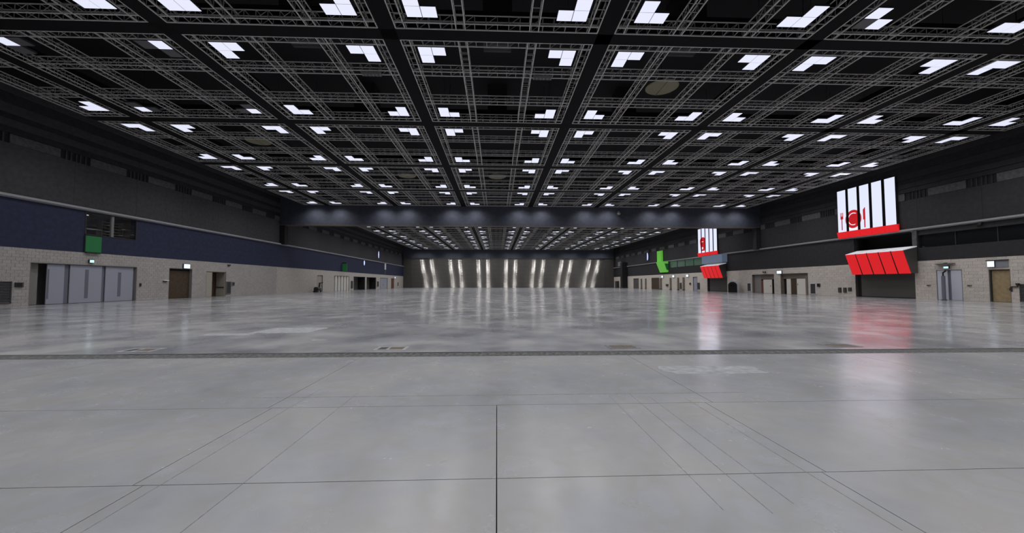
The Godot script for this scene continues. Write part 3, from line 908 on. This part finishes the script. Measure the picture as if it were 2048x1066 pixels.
	for k in 10:
		pbox("leaf", Vector3(-w / 2 + 0.06 + k * (w - 0.12) / 10, 0.02, -0.36), Vector3(-w / 2 + 0.06 + (k + 0.92) * (w - 0.12) / 10, 2.93, -0.08 if k % 2 else -0.3), M.door_white if k % 2 else M.door_grey, t)
	t = on_left("hall_sign", "teal green hanging sign above the striped folding door", "sign", -80.0)
	pbox("bracket", Vector3(-0.1, 5.5, 0.02), Vector3(0.1, 5.7, 0.9), M.dark_metal, t)
	pbox("face", Vector3(-0.06, 3.95, 0.1), Vector3(0.06, 5.5, 1.0), M.green_sign, t)
	t = on_left("wall_box", "narrow dark cabinet between striped door and open loading gates", "wall box", -85.4)
	small_box(t, 0.85, 0.4, 2.0, 0.15, M.dark_box, M.grille)
	for q in [[-86.5, -93.93, "door_6", "dark open loading gate, first beyond the striped door"], [-94.99, -102.35, "door_7", "dark open loading gate next to the grey far door"]]:
		uc = (L(q[0]) + L(q[1])) / 2
		w = L(q[1]) - L(q[0])
		t = thing(q[2], q[3], "door", Vector3(LX, 0, -uc), PI / 2, "", "structure")
		lined(t, w, 3.0, 1.6, M.shutter, M.shutter)
		pbox("folded_leaf", Vector3(w / 2 - 0.3, 0.02, -1.5), Vector3(w / 2 - 0.1, 2.9, -0.1), M.black, t)
	t = on_left("wall_box", "small dark cabinet just before the grey far door", "wall box", -103.6)
	small_box(t, 1.2, 0.6, 2.0, 0.15, M.grey_panel, M.dark_box)
	leaf_door(true, "door_8", "pale grey double door near the far end of the navy wall", -109.4, 6.9, 3.0, M.door_grey, M.grey_panel)
	leaf_door(true, "door_9", "narrow red-brown door at the far end of the navy wall", -118.3, 3.2, 3.0, M.red_door, M.reveal)
	t = on_left("exit_sign", "white lamp over the narrow red-brown far door", "exit sign", -120.6)
	exit_sign(t, 0, 3.0, 0.8, 0.45, M.exit_face)
	t = on_left("wall_box", "small dark panel after the red-brown far door", "wall box", -124.5)
	small_box(t, 0.8, 0.7, 1.8, 0.12, M.frame_brown, M.dark_box)
	# lit signs hanging out from the far-hall wall
	for q in [[-93.0, 5.7, 6.9, "oval blue-white lit sign on the navy band of the far hall"], [-104.0, 8.1, 10.0, "tall blue-white lit sign above the ledge in the far hall"]]:
		t = on_left("lit_sign", q[3], "sign", q[0], "lit blue-white signs on the left of the far hall")
		var o := MB.new()
		var yc: float = (q[1] + q[2]) / 2
		var hh: float = (q[2] - q[1]) / 2
		for k in 24:
			var a0 := TAU * k / 24
			var a1 := TAU * (k + 1) / 24
			for zz in [0.06]:
				o.quad(Vector3(0.42 * cos(a0) , yc + hh * sin(a0), zz), Vector3(0.42 * cos(a1), yc + hh * sin(a1), zz), Vector3(0.0, yc, zz + 0.12), Vector3(0.0, yc, zz + 0.12))
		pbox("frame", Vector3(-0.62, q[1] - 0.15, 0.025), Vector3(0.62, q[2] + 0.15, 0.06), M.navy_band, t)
		part("face", o.mesh(), M.screen_blue, t)
	t = on_left("banner_sign", "small white banner on a short post near the far end of the ledge", "sign", -110.0)
	pbox("post", Vector3(-0.07, 3.9, 0.03), Vector3(0.07, 5.3, 0.15), M.frame_brown, t)
	pbox("face", Vector3(-0.5, 5.3, 0.03), Vector3(0.5, 7.0, 0.2), M.white_plastic, t)
	pbox("edge", Vector3(0.5, 5.3, 0.03), Vector3(0.62, 7.0, 0.2), M.grey_panel, t)

func leaf_door(left: bool, called: String, label: String, z: float, w: float, h: float, leaf: Material, frame: Material) -> void:
	var t := on_left(called, label, "door", z, "", "structure") if left else on_right(called, label, "door", z, "", "structure")
	w *= -LX / 31.8 if left else RX / 39.0
	lined(t, w, h, 0.3, frame, M.black)
	if w > 2.6:
		for s in [-1, 1]:
			var o := pbox("leaf", Vector3(-w / 2 + 0.06 if s < 0 else 0.01, 0.02, -0.2), Vector3(-0.01 if s < 0 else w / 2 - 0.06, h - 0.06, -0.12), leaf, t)
			lever(o, 0.2 * s, 1.05, -0.12, s)
	else:
		var o := pbox("leaf", Vector3(-w / 2 + 0.06, 0.02, -0.2), Vector3(w / 2 - 0.06, h - 0.06, -0.12), leaf, t)
		lever(o, w / 2 - 0.25, 1.05, -0.12, -1)

# ---------------------------------------------------------------- right wall
func sign_image(kind: int) -> ImageTexture:
	var W := 580
	var H := 490
	var im := Image.create(W, H, false, Image.FORMAT_RGB8)
	im.fill(Color(0.90, 0.92, 1.0))
	var red := Color(0.74, 0.0, 0.06)
	for y in H:
		for x in W:
			var c := Color(0, 0, 0, 0)
			if kind == 0:
				var dx := (x - 170.0) / 85.0
				var dy := (y - 357.0) / 104.0
				var r := sqrt(dx * dx + dy * dy)
				if r < 1.0: c = red
				if r > 0.60 and r < 0.70 and (dx < 0.25 or dy < -0.55): c = Color(0.97, 0.9, 0.95)
				if r > 1.08 and r < 1.2 and dy > 0.85: c = Color(1, 1, 1)
				# fork
				if absf(x - 45.0) < 6.0 and y > 330 and y < 468: c = red
				if absf(x - 45.0) < 16.0 and y > 305 and y < 340: c = red
				if y > 262 and y <= 306 and (absf(x - 32.0) < 3.5 or absf(x - 45.0) < 3.5 or absf(x - 58.0) < 3.5): c = red
				# knife
				if x > 272 and x < 296 and y > 250 and y < 385 and x > 272.0 + maxf(0.0, 275.0 - y) * 0.7: c = red
				if x > 281 and x < 294 and y >= 385 and y < 474: c = red
			else:
				# a tall cup with a rounded lid
				var dx := absf(x - 150.0)
				if y > 250 and y < 455 and dx < 92.0 - (y - 250.0) * 0.16: c = red
				if y > 180 and y <= 250 and dx < 88.0 * sqrt(maxf(0.0, 1.0 - pow((250.0 - y) / 72.0, 2.0))): c = red
				if y > 262 and y < 276 and dx < 60.0 and x < 175: c = Color(0.97, 0.88, 0.92)
				if pow((x - 140.0) / 26.0, 2.0) + pow((y - 400.0) / 26.0, 2.0) < 1.0: c = Color(0.98, 0.85, 0.9)
				if y > 462 and y < 476 and dx < 60.0: c = Color(1, 1, 1)
			if c.a > 0.0: im.set_pixel(x, y, c)
	return ImageTexture.create_from_image(im)

func awning(t: Node3D, w: float, lit: Material, top: Material, n := 5) -> void:
	var p := w / n
	for k in n:
		var x0 := -w / 2 + k * p
		var b := MB.new()
		b.prism([Vector2(0.06, 2.46), Vector2(0.72, 2.46), Vector2(1.42, 4.62), Vector2(0.06, 4.95)], x0 + 0.05, x0 + p - 0.05)
		var o := part("awning_box", b.mesh(), M.shutter, t)
		var f := MB.new()
		f.hexa([Vector3(x0 + 0.07, 2.44, 0.73), Vector3(x0 + p - 0.07, 2.44, 0.73), Vector3(x0 + p - 0.07, 2.44, 0.70), Vector3(x0 + 0.07, 2.44, 0.70),
			Vector3(x0 + 0.07, 4.60, 1.46), Vector3(x0 + p - 0.07, 4.60, 1.46), Vector3(x0 + p - 0.07, 4.62, 1.42), Vector3(x0 + 0.07, 4.62, 1.42)])
		part("front_panel", f.mesh(), lit, o)
		f = MB.new()
		f.hexa([Vector3(x0 + 0.07, 4.62, 1.46), Vector3(x0 + p - 0.07, 4.62, 1.46), Vector3(x0 + p - 0.04, 4.96, 0.06), Vector3(x0 + 0.04, 4.96, 0.06),
			Vector3(x0 + 0.07, 4.66, 1.46), Vector3(x0 + p - 0.07, 4.66, 1.46), Vector3(x0 + p - 0.04, 5.06, 0.06), Vector3(x0 + 0.04, 5.06, 0.06)])
		part("top_panel", f.mesh(), top, o)

func sign_panels(t: Node3D, w: float, y0: float, y1: float, kind: int, base: Material) -> void:
	var m := StandardMaterial3D.new()
	m.resource_name = "menu_print"
	m.albedo_color = lin(0.02, 0.02, 0.02)
	m.roughness = 0.4
	m.emission_enabled = true
	m.emission_operator = BaseMaterial3D.EMISSION_OP_MULTIPLY
	m.emission = Color.WHITE
	m.emission_texture = sign_image(kind)
	m.emission_energy_multiplier = 1.0
	var n := 5
	var p := (w + 0.3) / n
	for k in n:
		var x0 := -w / 2 + k * p
		var x1 := x0 + p - 0.3
		var o := pbox("sign_body", Vector3(x0, y0 - 0.75, 0.03), Vector3(x1, y1, 0.3), M.dark_metal, t)
		var f := MB.new()
		var ua := (x0 + w / 2) / w
		var ub := (x1 + w / 2) / w
		f.quv(Vector3(x0 + 0.01, y0, 0.31), Vector3(x1 - 0.01, y0, 0.31), Vector3(x1 - 0.01, y1, 0.31), Vector3(x0 + 0.01, y1, 0.31), Vector2(ua, 1), Vector2(ub, 1), Vector2(ub, 0), Vector2(ua, 0))
		part("print", f.mesh(), m, o)
		f = MB.new()
		f.prism([Vector2(0.3, y0 - 0.72), Vector2(0.34, y0 - 0.75), Vector2(0.50, y0 - 0.03), Vector2(0.3, y0 - 0.01)], x0, x1 + 0.24)
		part("red_base", f.mesh(), base, o)
	var a := AreaLight3D.new()
	a.name = "sign_light"
	a.area_size = Vector2(w, y1 - y0)
	a.light_energy = 10.0
	a.light_color = lin(0.85, 0.88, 1.0)
	a.area_range = 120.0
	a.area_attenuation = 2.0
	a.shadow_enabled = true
	a.position = Vector3(0, (y0 + y1) / 2, 0.6)
	a.rotation.y = PI
	t.add_child(a, true)

func shutter(called: String, label: String, z: float, w: float, h: float) -> void:
	var t := on_right(called, label, "door", z, "", "structure")
	lined(t, w, h, 0.45, M.shutter, M.black)
	pbox("dark_jamb", Vector3(-w / 2 + 0.05, 0, -0.4), Vector3(-w / 2 + 0.5, h - 0.05, -0.3), M.black, t)
	var s := MB.new()
	var n := 24
	for k in n:
		var y := h * k / n
		s.prism([Vector2(-0.24, y), Vector2(-0.215, y + 0.01), Vector2(-0.215, y + h / n - 0.012), Vector2(-0.24, y + h / n - 0.004)], -w / 2 + 0.5, w / 2 - 0.05)
	var o := part("curtain", s.mesh(), M.shutter, t)
	pbox("bottom_bar", Vector3(-w / 2 + 0.5, 0.0, -0.26), Vector3(w / 2 - 0.05, 0.09, -0.19), M.dark_metal, o)

func build_right_things() -> void:
	var t: Node3D
	var f := RX / 39.0
	# wooden door at the picture edge
	t = on_right("door_10", "single oak-brown door in a brown frame at the right end of the beige wall", "door", (-28.95 - 27.65) / 2, "", "structure")
	var w := (28.95 - 27.65) * f
	lined(t, w, 2.62, 0.3, M.frame_brown, M.black)
	var lf := pbox("leaf", Vector3(-w / 2 + 0.12, 0.02, -0.2), Vector3(w / 2 - 0.06, 2.52, -0.13), M.door_wood, t)
	lever(lf, w / 2 - 0.16, 1.05, -0.13, -1)
	pbox("hinge_post", Vector3(-w / 2 + 0.05, 0.0, -0.16), Vector3(-w / 2 + 0.12, 2.5, -0.02), M.dark_metal, t)
	t = on_right("exit_sign", "white exit sign in a clear hanging board above the oak-brown door", "exit sign", -28.35)
	pbox("board", Vector3(-0.65, 2.78, 0.02), Vector3(0.65, 3.3, 0.06), M.acrylic, t)
	pbox("rail", Vector3(-0.68, 3.3, 0.015), Vector3(0.68, 3.37, 0.12), M.dark_metal, t)
	exit_sign(t, -0.36, 2.82, 0.44, 0.46, M.exit_face)
	t = on_right("wall_lever", "dark bracket with a cone on the wall beside the oak-brown door", "wall fixture", -27.3)
	pbox("arm", Vector3(-0.28, 1.2, 0.012), Vector3(0.05, 1.28, 0.08), M.rust, t); pbox("drop", Vector3(-0.36, 0.85, 0.012), Vector3(-0.28, 1.25, 0.07), M.dark_box, t)
	var cone := MB.new()
	cone.tube(Vector3(0.08, 1.25, 0.1), Vector3(0.08, 1.5, 0.1), 0.03, 0.12, 12)
	part("cone", cone.mesh(), M.dark_box, t)
	t = on_right("wall_vent", "dark louvred vent at the right picture edge of the beige wall", "vent", -26.85)
	vent(t, 0.62, 0.1, 1.44, M.grille)
	# grey double door with its post
	t = on_right("door_11", "flush grey double door with a dark centre strip", "door", (-32.58 - 30.68) / 2, "", "structure")
	w = (32.58 - 30.68) * f
	lined(t, w, 2.70, 0.12, M.door_grey_dark, M.door_grey_dark)
	lf = pbox("leaf", Vector3(-w / 2 + 0.05, 0.02, -0.1), Vector3(-0.13, 2.65, -0.03), M.door_grey_light, t)
	lf = pbox("leaf", Vector3(0.13, 0.02, -0.1), Vector3(w / 2 - 0.05, 2.65, -0.03), M.door_grey_light, t)
	t = thing("sign_post", "slim dark steel post standing before the grey double door", "post", Vector3(RX - 0.55, 0, -31.62 * f), -PI / 2)
	var b := MB.new()
	b.tube(Vector3(0, 0, 0), Vector3(0, 0.05, 0), 0.2, 0.2, 16)
	part("foot", b.mesh(), M.dark_metal, t)
	b = MB.new()
	b.tube(Vector3(0, 0.05, 0), Vector3(0, 2.15, 0), 0.13, 0.13, 14)
	part("column", b.mesh(), M.door_grey_dark, t)
	b = MB.new()
	b.tube(Vector3(0, 2.15, 0), Vector3(0, 2.5, 0), 0.06, 0.05, 10); b.tube(Vector3(0, 2.42, 0), Vector3(0.22, 2.6, 0), 0.05, 0.07, 10)
	part("head", b.mesh(), M.black, t)
	t = on_right("exit_sign", "small teal-white exit lamp over the grey double door", "exit sign", -31.72)
	exit_sign(t, 0, 2.82, 0.36, 0.17, M.exit_teal)
	t = on_right("lamp_wing", "flat grey triangular lamp shade above the grey double door", "lamp", -31.8)
	b = MB.new()
	b.hexa([Vector3(-0.15, 3.08, 0.25), Vector3(0.15, 3.08, 0.25), Vector3(0.15, 3.08, 0.02), Vector3(-0.15, 3.08, 0.02), Vector3(-0.75, 3.26, 0.35), Vector3(0.75, 3.26, 0.35), Vector3(0.75, 3.26, 0.02), Vector3(-0.75, 3.26, 0.02)])
	part("shade", b.mesh(), M.grey_panel, t)
	pbox("mount", Vector3(-0.1, 3.26, 0.012), Vector3(0.1, 3.32, 0.12), M.dark_metal, t)
	for q in [[-27.95, "tiny dark fitting under the clear exit board"], [-33.2, "oval dark fitting on the blocks beyond the grey double door"], [-30.2, "flat dark fitting on the blocks just before the grey double door"]]:
		if q[0] == -27.95: continue
		t = on_right("wall_fixture", q[1], "wall fixture", q[0])
		b = MB.new()
		b.cbox(Vector3(-0.16, 1.25, 0.012), Vector3(0.16, 1.36, 0.06), 0.02)
		part("plate", b.mesh(), M.frame_brown, t)
		pbox("button", Vector3(-0.04, 1.28, 0.06), Vector3(0.04, 1.33, 0.075), M.dark_box, t)
	# first food stand
	shutter("door_12", "brown roller shutter below the nearer red awning", (-40.31 - 34.32) / 2, (40.31 - 34.32) * f, 2.62)
	t = on_right("awning", "slanted red awning of five lit boxes over the nearer shutter", "awning", -36.95, "red awnings on the right wall")
	awning(t, 6.0 * f, M.red_lit, M.awning_top)
	t = on_right("menu_sign", "tall lit sign of five panels with a red plate, fork and knife", "sign", -38.65, "lit panel signs on the right wall")
	sign_panels(t, 6.35 * f, 7.38, 12.15, 0, M.red_lit)
	# openings in the charcoal band
	t = on_right("window_2", "black recess above the nearer red awning", "window", (-40.3 - 34.35) / 2, "", "structure")
	booth_box(t, (40.3 - 34.35) * f, 5.1, 6.45, 1)
	t = on_right("window_3", "long dark glazed strip in the charcoal band above the grey double door", "window", (-33.9 - 20.0) / 2, "", "structure")
	booth_box(t, (33.9 - 20.0) * f, 4.85, 6.05, 5)
	t = on_right("band_post", "grey pilaster between the black recess and the long glazed strip", "pilaster", -34.1)
	pbox("shaft", Vector3(-0.2, 5.1, 0.03), Vector3(0.2, 6.45, 0.16), M.strip_panel, t); pbox("cap", Vector3(-0.24, 6.4, 0.16), Vector3(0.24, 6.5, 0.2), M.strip_panel, t)
	t = on_right("wall_spotlight", "tiny dark spotlight clipped under the pale ledge above the glazed strip", "spotlight", -29.2)
	pbox("clip", Vector3(-0.1, 6.38, 0.03), Vector3(0.1, 6.5, 0.2), M.dark_metal, t)
	b = MB.new(); b.tube(Vector3(0, 6.32, 0.15), Vector3(0, 6.2, 0.3), 0.09, 0.11, 10)
	part("barrel", b.mesh(), M.black, t)
	# wall boxes
	for q in [[-42.2, 0.38, 0.42, 1.0, "dark wall box, farthest of three beside the nearer red awning"], [-41.55, 0.38, 0.42, 1.0, "dark wall box, middle of three beside the nearer red awning"], [-40.95, 0.4, 0.62, 1.02, "short dark wall box, closest of three to the roller shutter"]]:
		t = on_right("wall_box", q[4], "wall box", q[0], "dark boxes left of the nearer stand")
		small_box(t, q[1], q[2], q[3], 0.1, M.dark_box, M.grille)
	t = on_right("wall_vent", "square dark vent in a white frame on the beige wall", "vent", -45.9)
	vent(t, 0.9, 0.12, 1.5, M.white_plastic)
	t = on_right("wall_box", "small black box beside the white-framed vent", "wall box", -45.05)
	small_box(t, 0.42, 1.05, 1.47, 0.1, M.dark_box, M.black)
	# two entrances
	var uc := (-51.34 - 46.67) / 2
	t = on_right("door_13", "beige double door with one dark open leaf under the white exit sign", "door", uc, "", "structure")
	w = (51.34 - 46.67) * f
	lined(t, w, 2.85, 0.5, M.frame_brown, M.black)
	pbox("transom", Vector3(-w / 2 + 0.05, 2.12, -0.4), Vector3(w / 2 - 0.05, 2.8, -0.3), M.frame_brown, t)
	pbox("leaf", Vector3((-50.6 - uc) * f, 0.02, -0.35), Vector3((-49.89 - uc) * f, 2.1, -0.28), M.door_white, t)
	pbox("dark_gap", Vector3((-49.89 - uc) * f, 0.02, -0.4), Vector3((-48.77 - uc) * f, 2.1, -0.36), M.door_brown, t)
	lf = pbox("leaf", Vector3((-48.77 - uc) * f, 0.02, -0.3), Vector3((-47.22 - uc) * f, 2.1, -0.23), M.door_white, t)
	lever(lf, (-48.6 - uc) * f, 1.35, -0.23, 1)
	pbox("post", Vector3((-47.2 - uc) * f, 0.0, -0.3), Vector3((-46.9 - uc) * f, 2.5, -0.1), M.frame_brown, t)
	t = on_right("exit_sign", "white exit sign on the beige pillar between two entrances", "exit sign", -51.6)
	exit_sign(t, 0.2, 2.85, 0.85, 0.4, M.exit_face)
	uc = (-57.23 - 52.57) / 2
	t = on_right("door_14", "recessed entrance with a white leaf and a thin red door beside it", "door", uc, "", "structure")
	w = (57.23 - 52.57) * f
	lined(t, w, 2.85, 0.5, M.frame_brown, M.black)
	pbox("side_panel", Vector3((-57.1 - uc) * f, 0.02, -0.35), Vector3((-55.6 - uc) * f, 2.8, -0.28), M.reveal, t)
	pbox("red_leaf", Vector3((-55.6 - uc) * f, 0.02, -0.38), Vector3((-55.12 - uc) * f, 1.95, -0.3), M.red_door, t)
	lf = pbox("leaf", Vector3((-55.1 - uc) * f, 0.02, -0.32), Vector3((-53.36 - uc) * f, 2.05, -0.25), M.door_white, t)
	lever(lf, (-53.6 - uc) * f, 1.1, -0.25, -1)
	pbox("transom", Vector3((-55.6 - uc) * f, 2.1, -0.38), Vector3((-52.65 - uc) * f, 2.8, -0.3), M.frame_brown, t)
	t = on_right("wall_fixture", "dark twin lamp fixture above the recessed entrance", "wall fixture", -54.3)
	pbox("base", Vector3(-0.2, 3.02, 0.012), Vector3(0.2, 3.12, 0.12), M.frame_brown, t)
	for s in [-0.22, 0.22]:
		b = MB.new(); b.tube(Vector3(s, 3.1, 0.1), Vector3(s, 3.24, 0.22), 0.07, 0.1, 10)
		part("lamp_head", b.mesh(), M.dark_box, t)
	t = on_right("wall_vent", "tall narrow dark vent left of the recessed entrance", "vent", -57.9)
	vent(t, 0.95, 0.2, 1.55, M.white_plastic)
	# rounded kiosk
	t = thing("kiosk", "rounded black kiosk with a white shell standing at the beige wall", "kiosk", Vector3(RX - 1.0, 0, -60.3 * f), -0.95)
	b = MB.new()
	var prof := []
	for k in 25:
		var a := PI * k / 24.0
		prof.append(Vector2(cos(a) * 0.72, 1.32 + sin(a) * 0.68))
	var outline := [Vector2(0.72, 0.0)] + prof + [Vector2(-0.72, 0.0)]
	for pass_i in 2:
		var s0 := 0.0 if pass_i == 0 else 0.5
		b = MB.new()
		var z0 := -0.55 if pass_i == 0 else 0.36
		var z1 := 0.35 if pass_i == 0 else 0.5
		var sc := 1.0 if pass_i == 0 else 0.93
		for k in outline.size():
			var p: Vector2 = outline[k] * Vector2(sc, 1.0 if pass_i == 0 else 0.86)
			var q: Vector2 = outline[(k + 1) % outline.size()] * Vector2(sc, 1.0 if pass_i == 0 else 0.86)
			b.quad(Vector3(q.x, q.y, z0), Vector3(p.x, p.y, z0), Vector3(p.x, p.y, z1), Vector3(q.x, q.y, z1))
			b.tri(Vector3(0, 0.9, z1), Vector3(p.x, p.y, z1), Vector3(q.x, q.y, z1))
			b.tri(Vector3(0, 0.9, z0), Vector3(q.x, q.y, z0), Vector3(p.x, p.y, z0))
		part("shell" if pass_i == 0 else "front", b.mesh(), M.white_plastic if pass_i == 0 else M.black, t)
	pbox("screen", Vector3(-0.3, 0.95, 0.5), Vector3(0.3, 1.35, 0.515), M.dark_pane, t)
	# second food stand, far hall
	shutter("door_15", "brown roller shutter below the farther red awning", (-69.77 - 63.58) / 2, (69.77 - 63.58) * f, 2.7)
	t = on_right("awning", "slanted red awning over the farther shutter, beyond the header", "awning", -66.6, "red awnings on the right wall")
	awning(t, 6.0 * f, M.red_lit, M.awning_top)
	t = on_right("menu_sign", "tall lit sign of white panels with a red cup, beyond the header", "sign", -69.0, "lit panel signs on the right wall")
	sign_panels(t, 6.3 * f, 7.4, 12.1, 1, M.red_lit)
	t = on_right("window_4", "blue-grey and greenish glazed strip below the far red sign", "window", (-85.0 - 64.2) / 2, "", "structure")
	w = (85.0 - 64.2) * f
	pbox("back", Vector3(-w / 2, 5.05, -0.4), Vector3(w / 2, 6.55, -0.3), M.black, t)
	for k in 6:
		var xa := -w / 2 + k * w / 6
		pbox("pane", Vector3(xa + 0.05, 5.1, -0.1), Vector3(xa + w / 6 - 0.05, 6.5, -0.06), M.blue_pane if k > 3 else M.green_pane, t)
		pbox("mullion", Vector3(xa - 0.05 + (0.05 if k == 0 else 0.0), 5.05, -0.15), Vector3(xa + 0.05, 6.55, 0.02), M.dark_metal, t)
	t = on_right("glass_balcony", "blue-grey glass balustrade box just above the far red awning", "balcony", -66.6)
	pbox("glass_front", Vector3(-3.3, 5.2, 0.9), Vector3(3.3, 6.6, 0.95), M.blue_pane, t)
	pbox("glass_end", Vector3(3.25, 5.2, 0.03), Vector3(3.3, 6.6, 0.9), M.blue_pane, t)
	pbox("soffit", Vector3(-3.3, 5.12, 0.03), Vector3(3.3, 5.2, 0.95), M.grey_panel, t)
	pbox("rail", Vector3(-3.3, 6.6, 0.86), Vector3(3.3, 6.66, 0.98), M.steel, t)

func booth_box(t: Node3D, w: float, y0: float, y1: float, n: int) -> void:
	pbox("back", Vector3(-w / 2, y0, -1.6), Vector3(w / 2, y1, -1.5), M.black, t)
	pbox("soffit", Vector3(-w / 2, y1, -1.5), Vector3(w / 2, y1 + 0.06, -0.5), M.black, t)
	pbox("sill", Vector3(-w / 2, y0 - 0.06, -1.5), Vector3(w / 2, y0, -0.5), M.black, t)
	pbox("side", Vector3(-w / 2 - 0.06, y0, -1.5), Vector3(-w / 2, y1, -0.5), M.black, t)
	pbox("side", Vector3(w / 2, y0, -1.5), Vector3(w / 2 + 0.06, y1, -0.5), M.black, t)
	if n < 2: return
	for k in n:
		var xa := -w / 2 + k * w / n
		pbox("pane", Vector3(xa + 0.03, y0, -0.2), Vector3(xa + w / n - 0.03, y1, -0.18), M.dark_pane, t)
		if k > 0: pbox("mullion", Vector3(xa - 0.03, y0, -0.25), Vector3(xa + 0.03, y1, -0.12), M.dark_metal, t)
	# a cable tray seen through the glass
	pbox("cable_tray", Vector3(-w / 2, y0 + 0.5, -1.45), Vector3(w / 2, y0 + 0.56, -1.2), M.grille, t)

# ---------------------------------------------------------------- far end of the right wall
func build_far_things() -> void:
	var t: Node3D
	var f := RX / 39.0
	# green stand
	t = on_right("green_sign", "bent lime green lit sign on the right wall of the far hall", "sign", -89.6)
	var b := MB.new()
	b.prism([Vector2(0.03, 6.6), Vector2(0.55, 6.6), Vector2(0.55, 9.35), Vector2(0.03, 9.45)], -1.1, 1.1)
	part("upright_panel", b.mesh(), M.green_lit, t)
	b = MB.new()
	b.prism([Vector2(0.03, 4.1), Vector2(0.35, 4.1), Vector2(1.3, 6.6), Vector2(0.03, 6.6)], 0.0, 3.9)
	part("slanted_panel", b.mesh(), M.green_lit, t)
	b = MB.new()
	b.prism([Vector2(0.05, 4.6), Vector2(0.4, 4.6), Vector2(0.9, 6.1), Vector2(0.05, 6.1)], 3.9, 3.94)
	part("end_cap", b.mesh(), M.green_sign, t)
	t = on_right("lit_sign", "curved blue-white lit sign left of the lime green sign", "sign", -97.4)
	b = MB.new()
	for k in 10:
		var a0 := -1.2 + 2.4 * k / 10
		var a1 := -1.2 + 2.4 * (k + 1) / 10
		b.quad(Vector3(0.7 * cos(a0) - 0.2, 8.55 + 1.1 * sin(a0), 0.2), Vector3(0.7 * cos(a1) - 0.2, 8.55 + 1.1 * sin(a1), 0.2), Vector3(-0.2, 8.55 + 1.0 * sin(a1), 0.24), Vector3(-0.2, 8.55 + 1.0 * sin(a0), 0.24))
	part("face", b.mesh(), M.screen_blue, t)
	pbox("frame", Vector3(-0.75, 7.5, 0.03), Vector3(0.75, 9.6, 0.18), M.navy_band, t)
	# exit lamps and doors
	for q in [[-77.0, "white exit lamp over the wall, first beyond the far red awning"], [-83.2, "white exit lamp, second beyond the far red awning"], [-88.9, "white exit lamp below the lime green sign"]]:
		t = on_right("exit_sign", q[1], "exit sign", q[0], "exit lamps of the far right wall")
		exit_sign(t, 0, 2.85, 0.95, 0.45, M.exit_face)
	leaf_door(false, "door_16", "grey steel door just beyond the far red awning", -74.2, 1.6, 2.8, M.door_grey, M.reveal)
	leaf_door(false, "door_17", "dark brown double door below the lime green sign", -93.2, 4.6, 2.9, M.door_brown, M.frame_brown)
	leaf_door(false, "door_18", "dark grey gate near the far end of the right wall", -106.3, 4.1, 2.9, M.shutter, M.frame_brown)
	for q in [[-78.6, 0.5, "brown upright strip, first past the grey steel door"], [-81.0, 0.45, "thin brown upright strip between two exit lamps"], [-89.8, 0.8, "grey-brown upright strip under the lime green sign"], [-99.0, 0.5, "thin dark upright strip past the brown double door"], [-102.0, 0.6, "dark upright strip before the far grey gate"], [-84.6, 0.5, "slim brown pipe casing by the second exit lamp"]]:
		t = on_right("pipe_casing", q[2], "pipe casing", q[0], "upright casings on the far right wall")
		pbox("casing", Vector3(-q[1] / 2, 0, 0.005), Vector3(q[1] / 2, 2.75, 0.25), M.frame_brown, t)
		pbox("foot", Vector3(-q[1] / 2 - 0.04, 0, 0.005), Vector3(q[1] / 2 + 0.04, 0.15, 0.3), M.dark_box, t)
	for q in [[-72.8, 0.8, 0.3, 1.6, "dark cabinet at the edge of the far shutter"], [-80.0, 0.7, 0.3, 1.6, "dark low cabinet between the two brown strips"], [-86.5, 1.2, 0.8, 1.3, "small dark hose box below the lime green sign"], [-76.0, 0.5, 1.2, 1.6, "small round-cornered dark box past the grey steel door"]]:
		t = on_right("wall_box", q[4], "wall box", q[0], "dark boxes on the far right wall")
		small_box(t, q[1], q[2], q[3], 0.14, M.dark_box, M.grille)
	# black column and pale block by the far end
	t = thing("dark_column", "tall black column standing before the far end of the right wall", "column", Vector3(RX - 0.9, 0, -114.0 * f), -PI / 2)
	pbox("shaft", Vector3(-0.9, 0, -0.85), Vector3(0.9, 7.9, 0.8), M.black, t)
	pbox("base", Vector3(-1.0, 0, -0.88), Vector3(1.0, 0.3, 0.9), M.dark_metal, t)
	t = on_right("duct_box", "pale grey box above the ledge beside the tall black column", "duct", -117.0)
	pbox("case", Vector3(-1.6, 6.9, 0.03), Vector3(1.6, 8.3, 1.2), M.grey_panel, t); pbox("flange", Vector3(-1.7, 8.3, 0.03), Vector3(1.7, 8.4, 1.3), M.strip_panel, t)
	t = thing("gas_cabinet", "dark low cabinet by the beige wall, left of the tall black column", "cabinet", Vector3(RX - 0.5, 0, -122.0 * f), -PI / 2)
	pbox("body", Vector3(-0.9, 0, -0.45), Vector3(0.9, 2.2, 0.4), M.dark_box, t); pbox("door", Vector3(-0.8, 0.1, 0.4), Vector3(0.8, 2.1, 0.43), M.shutter, t)
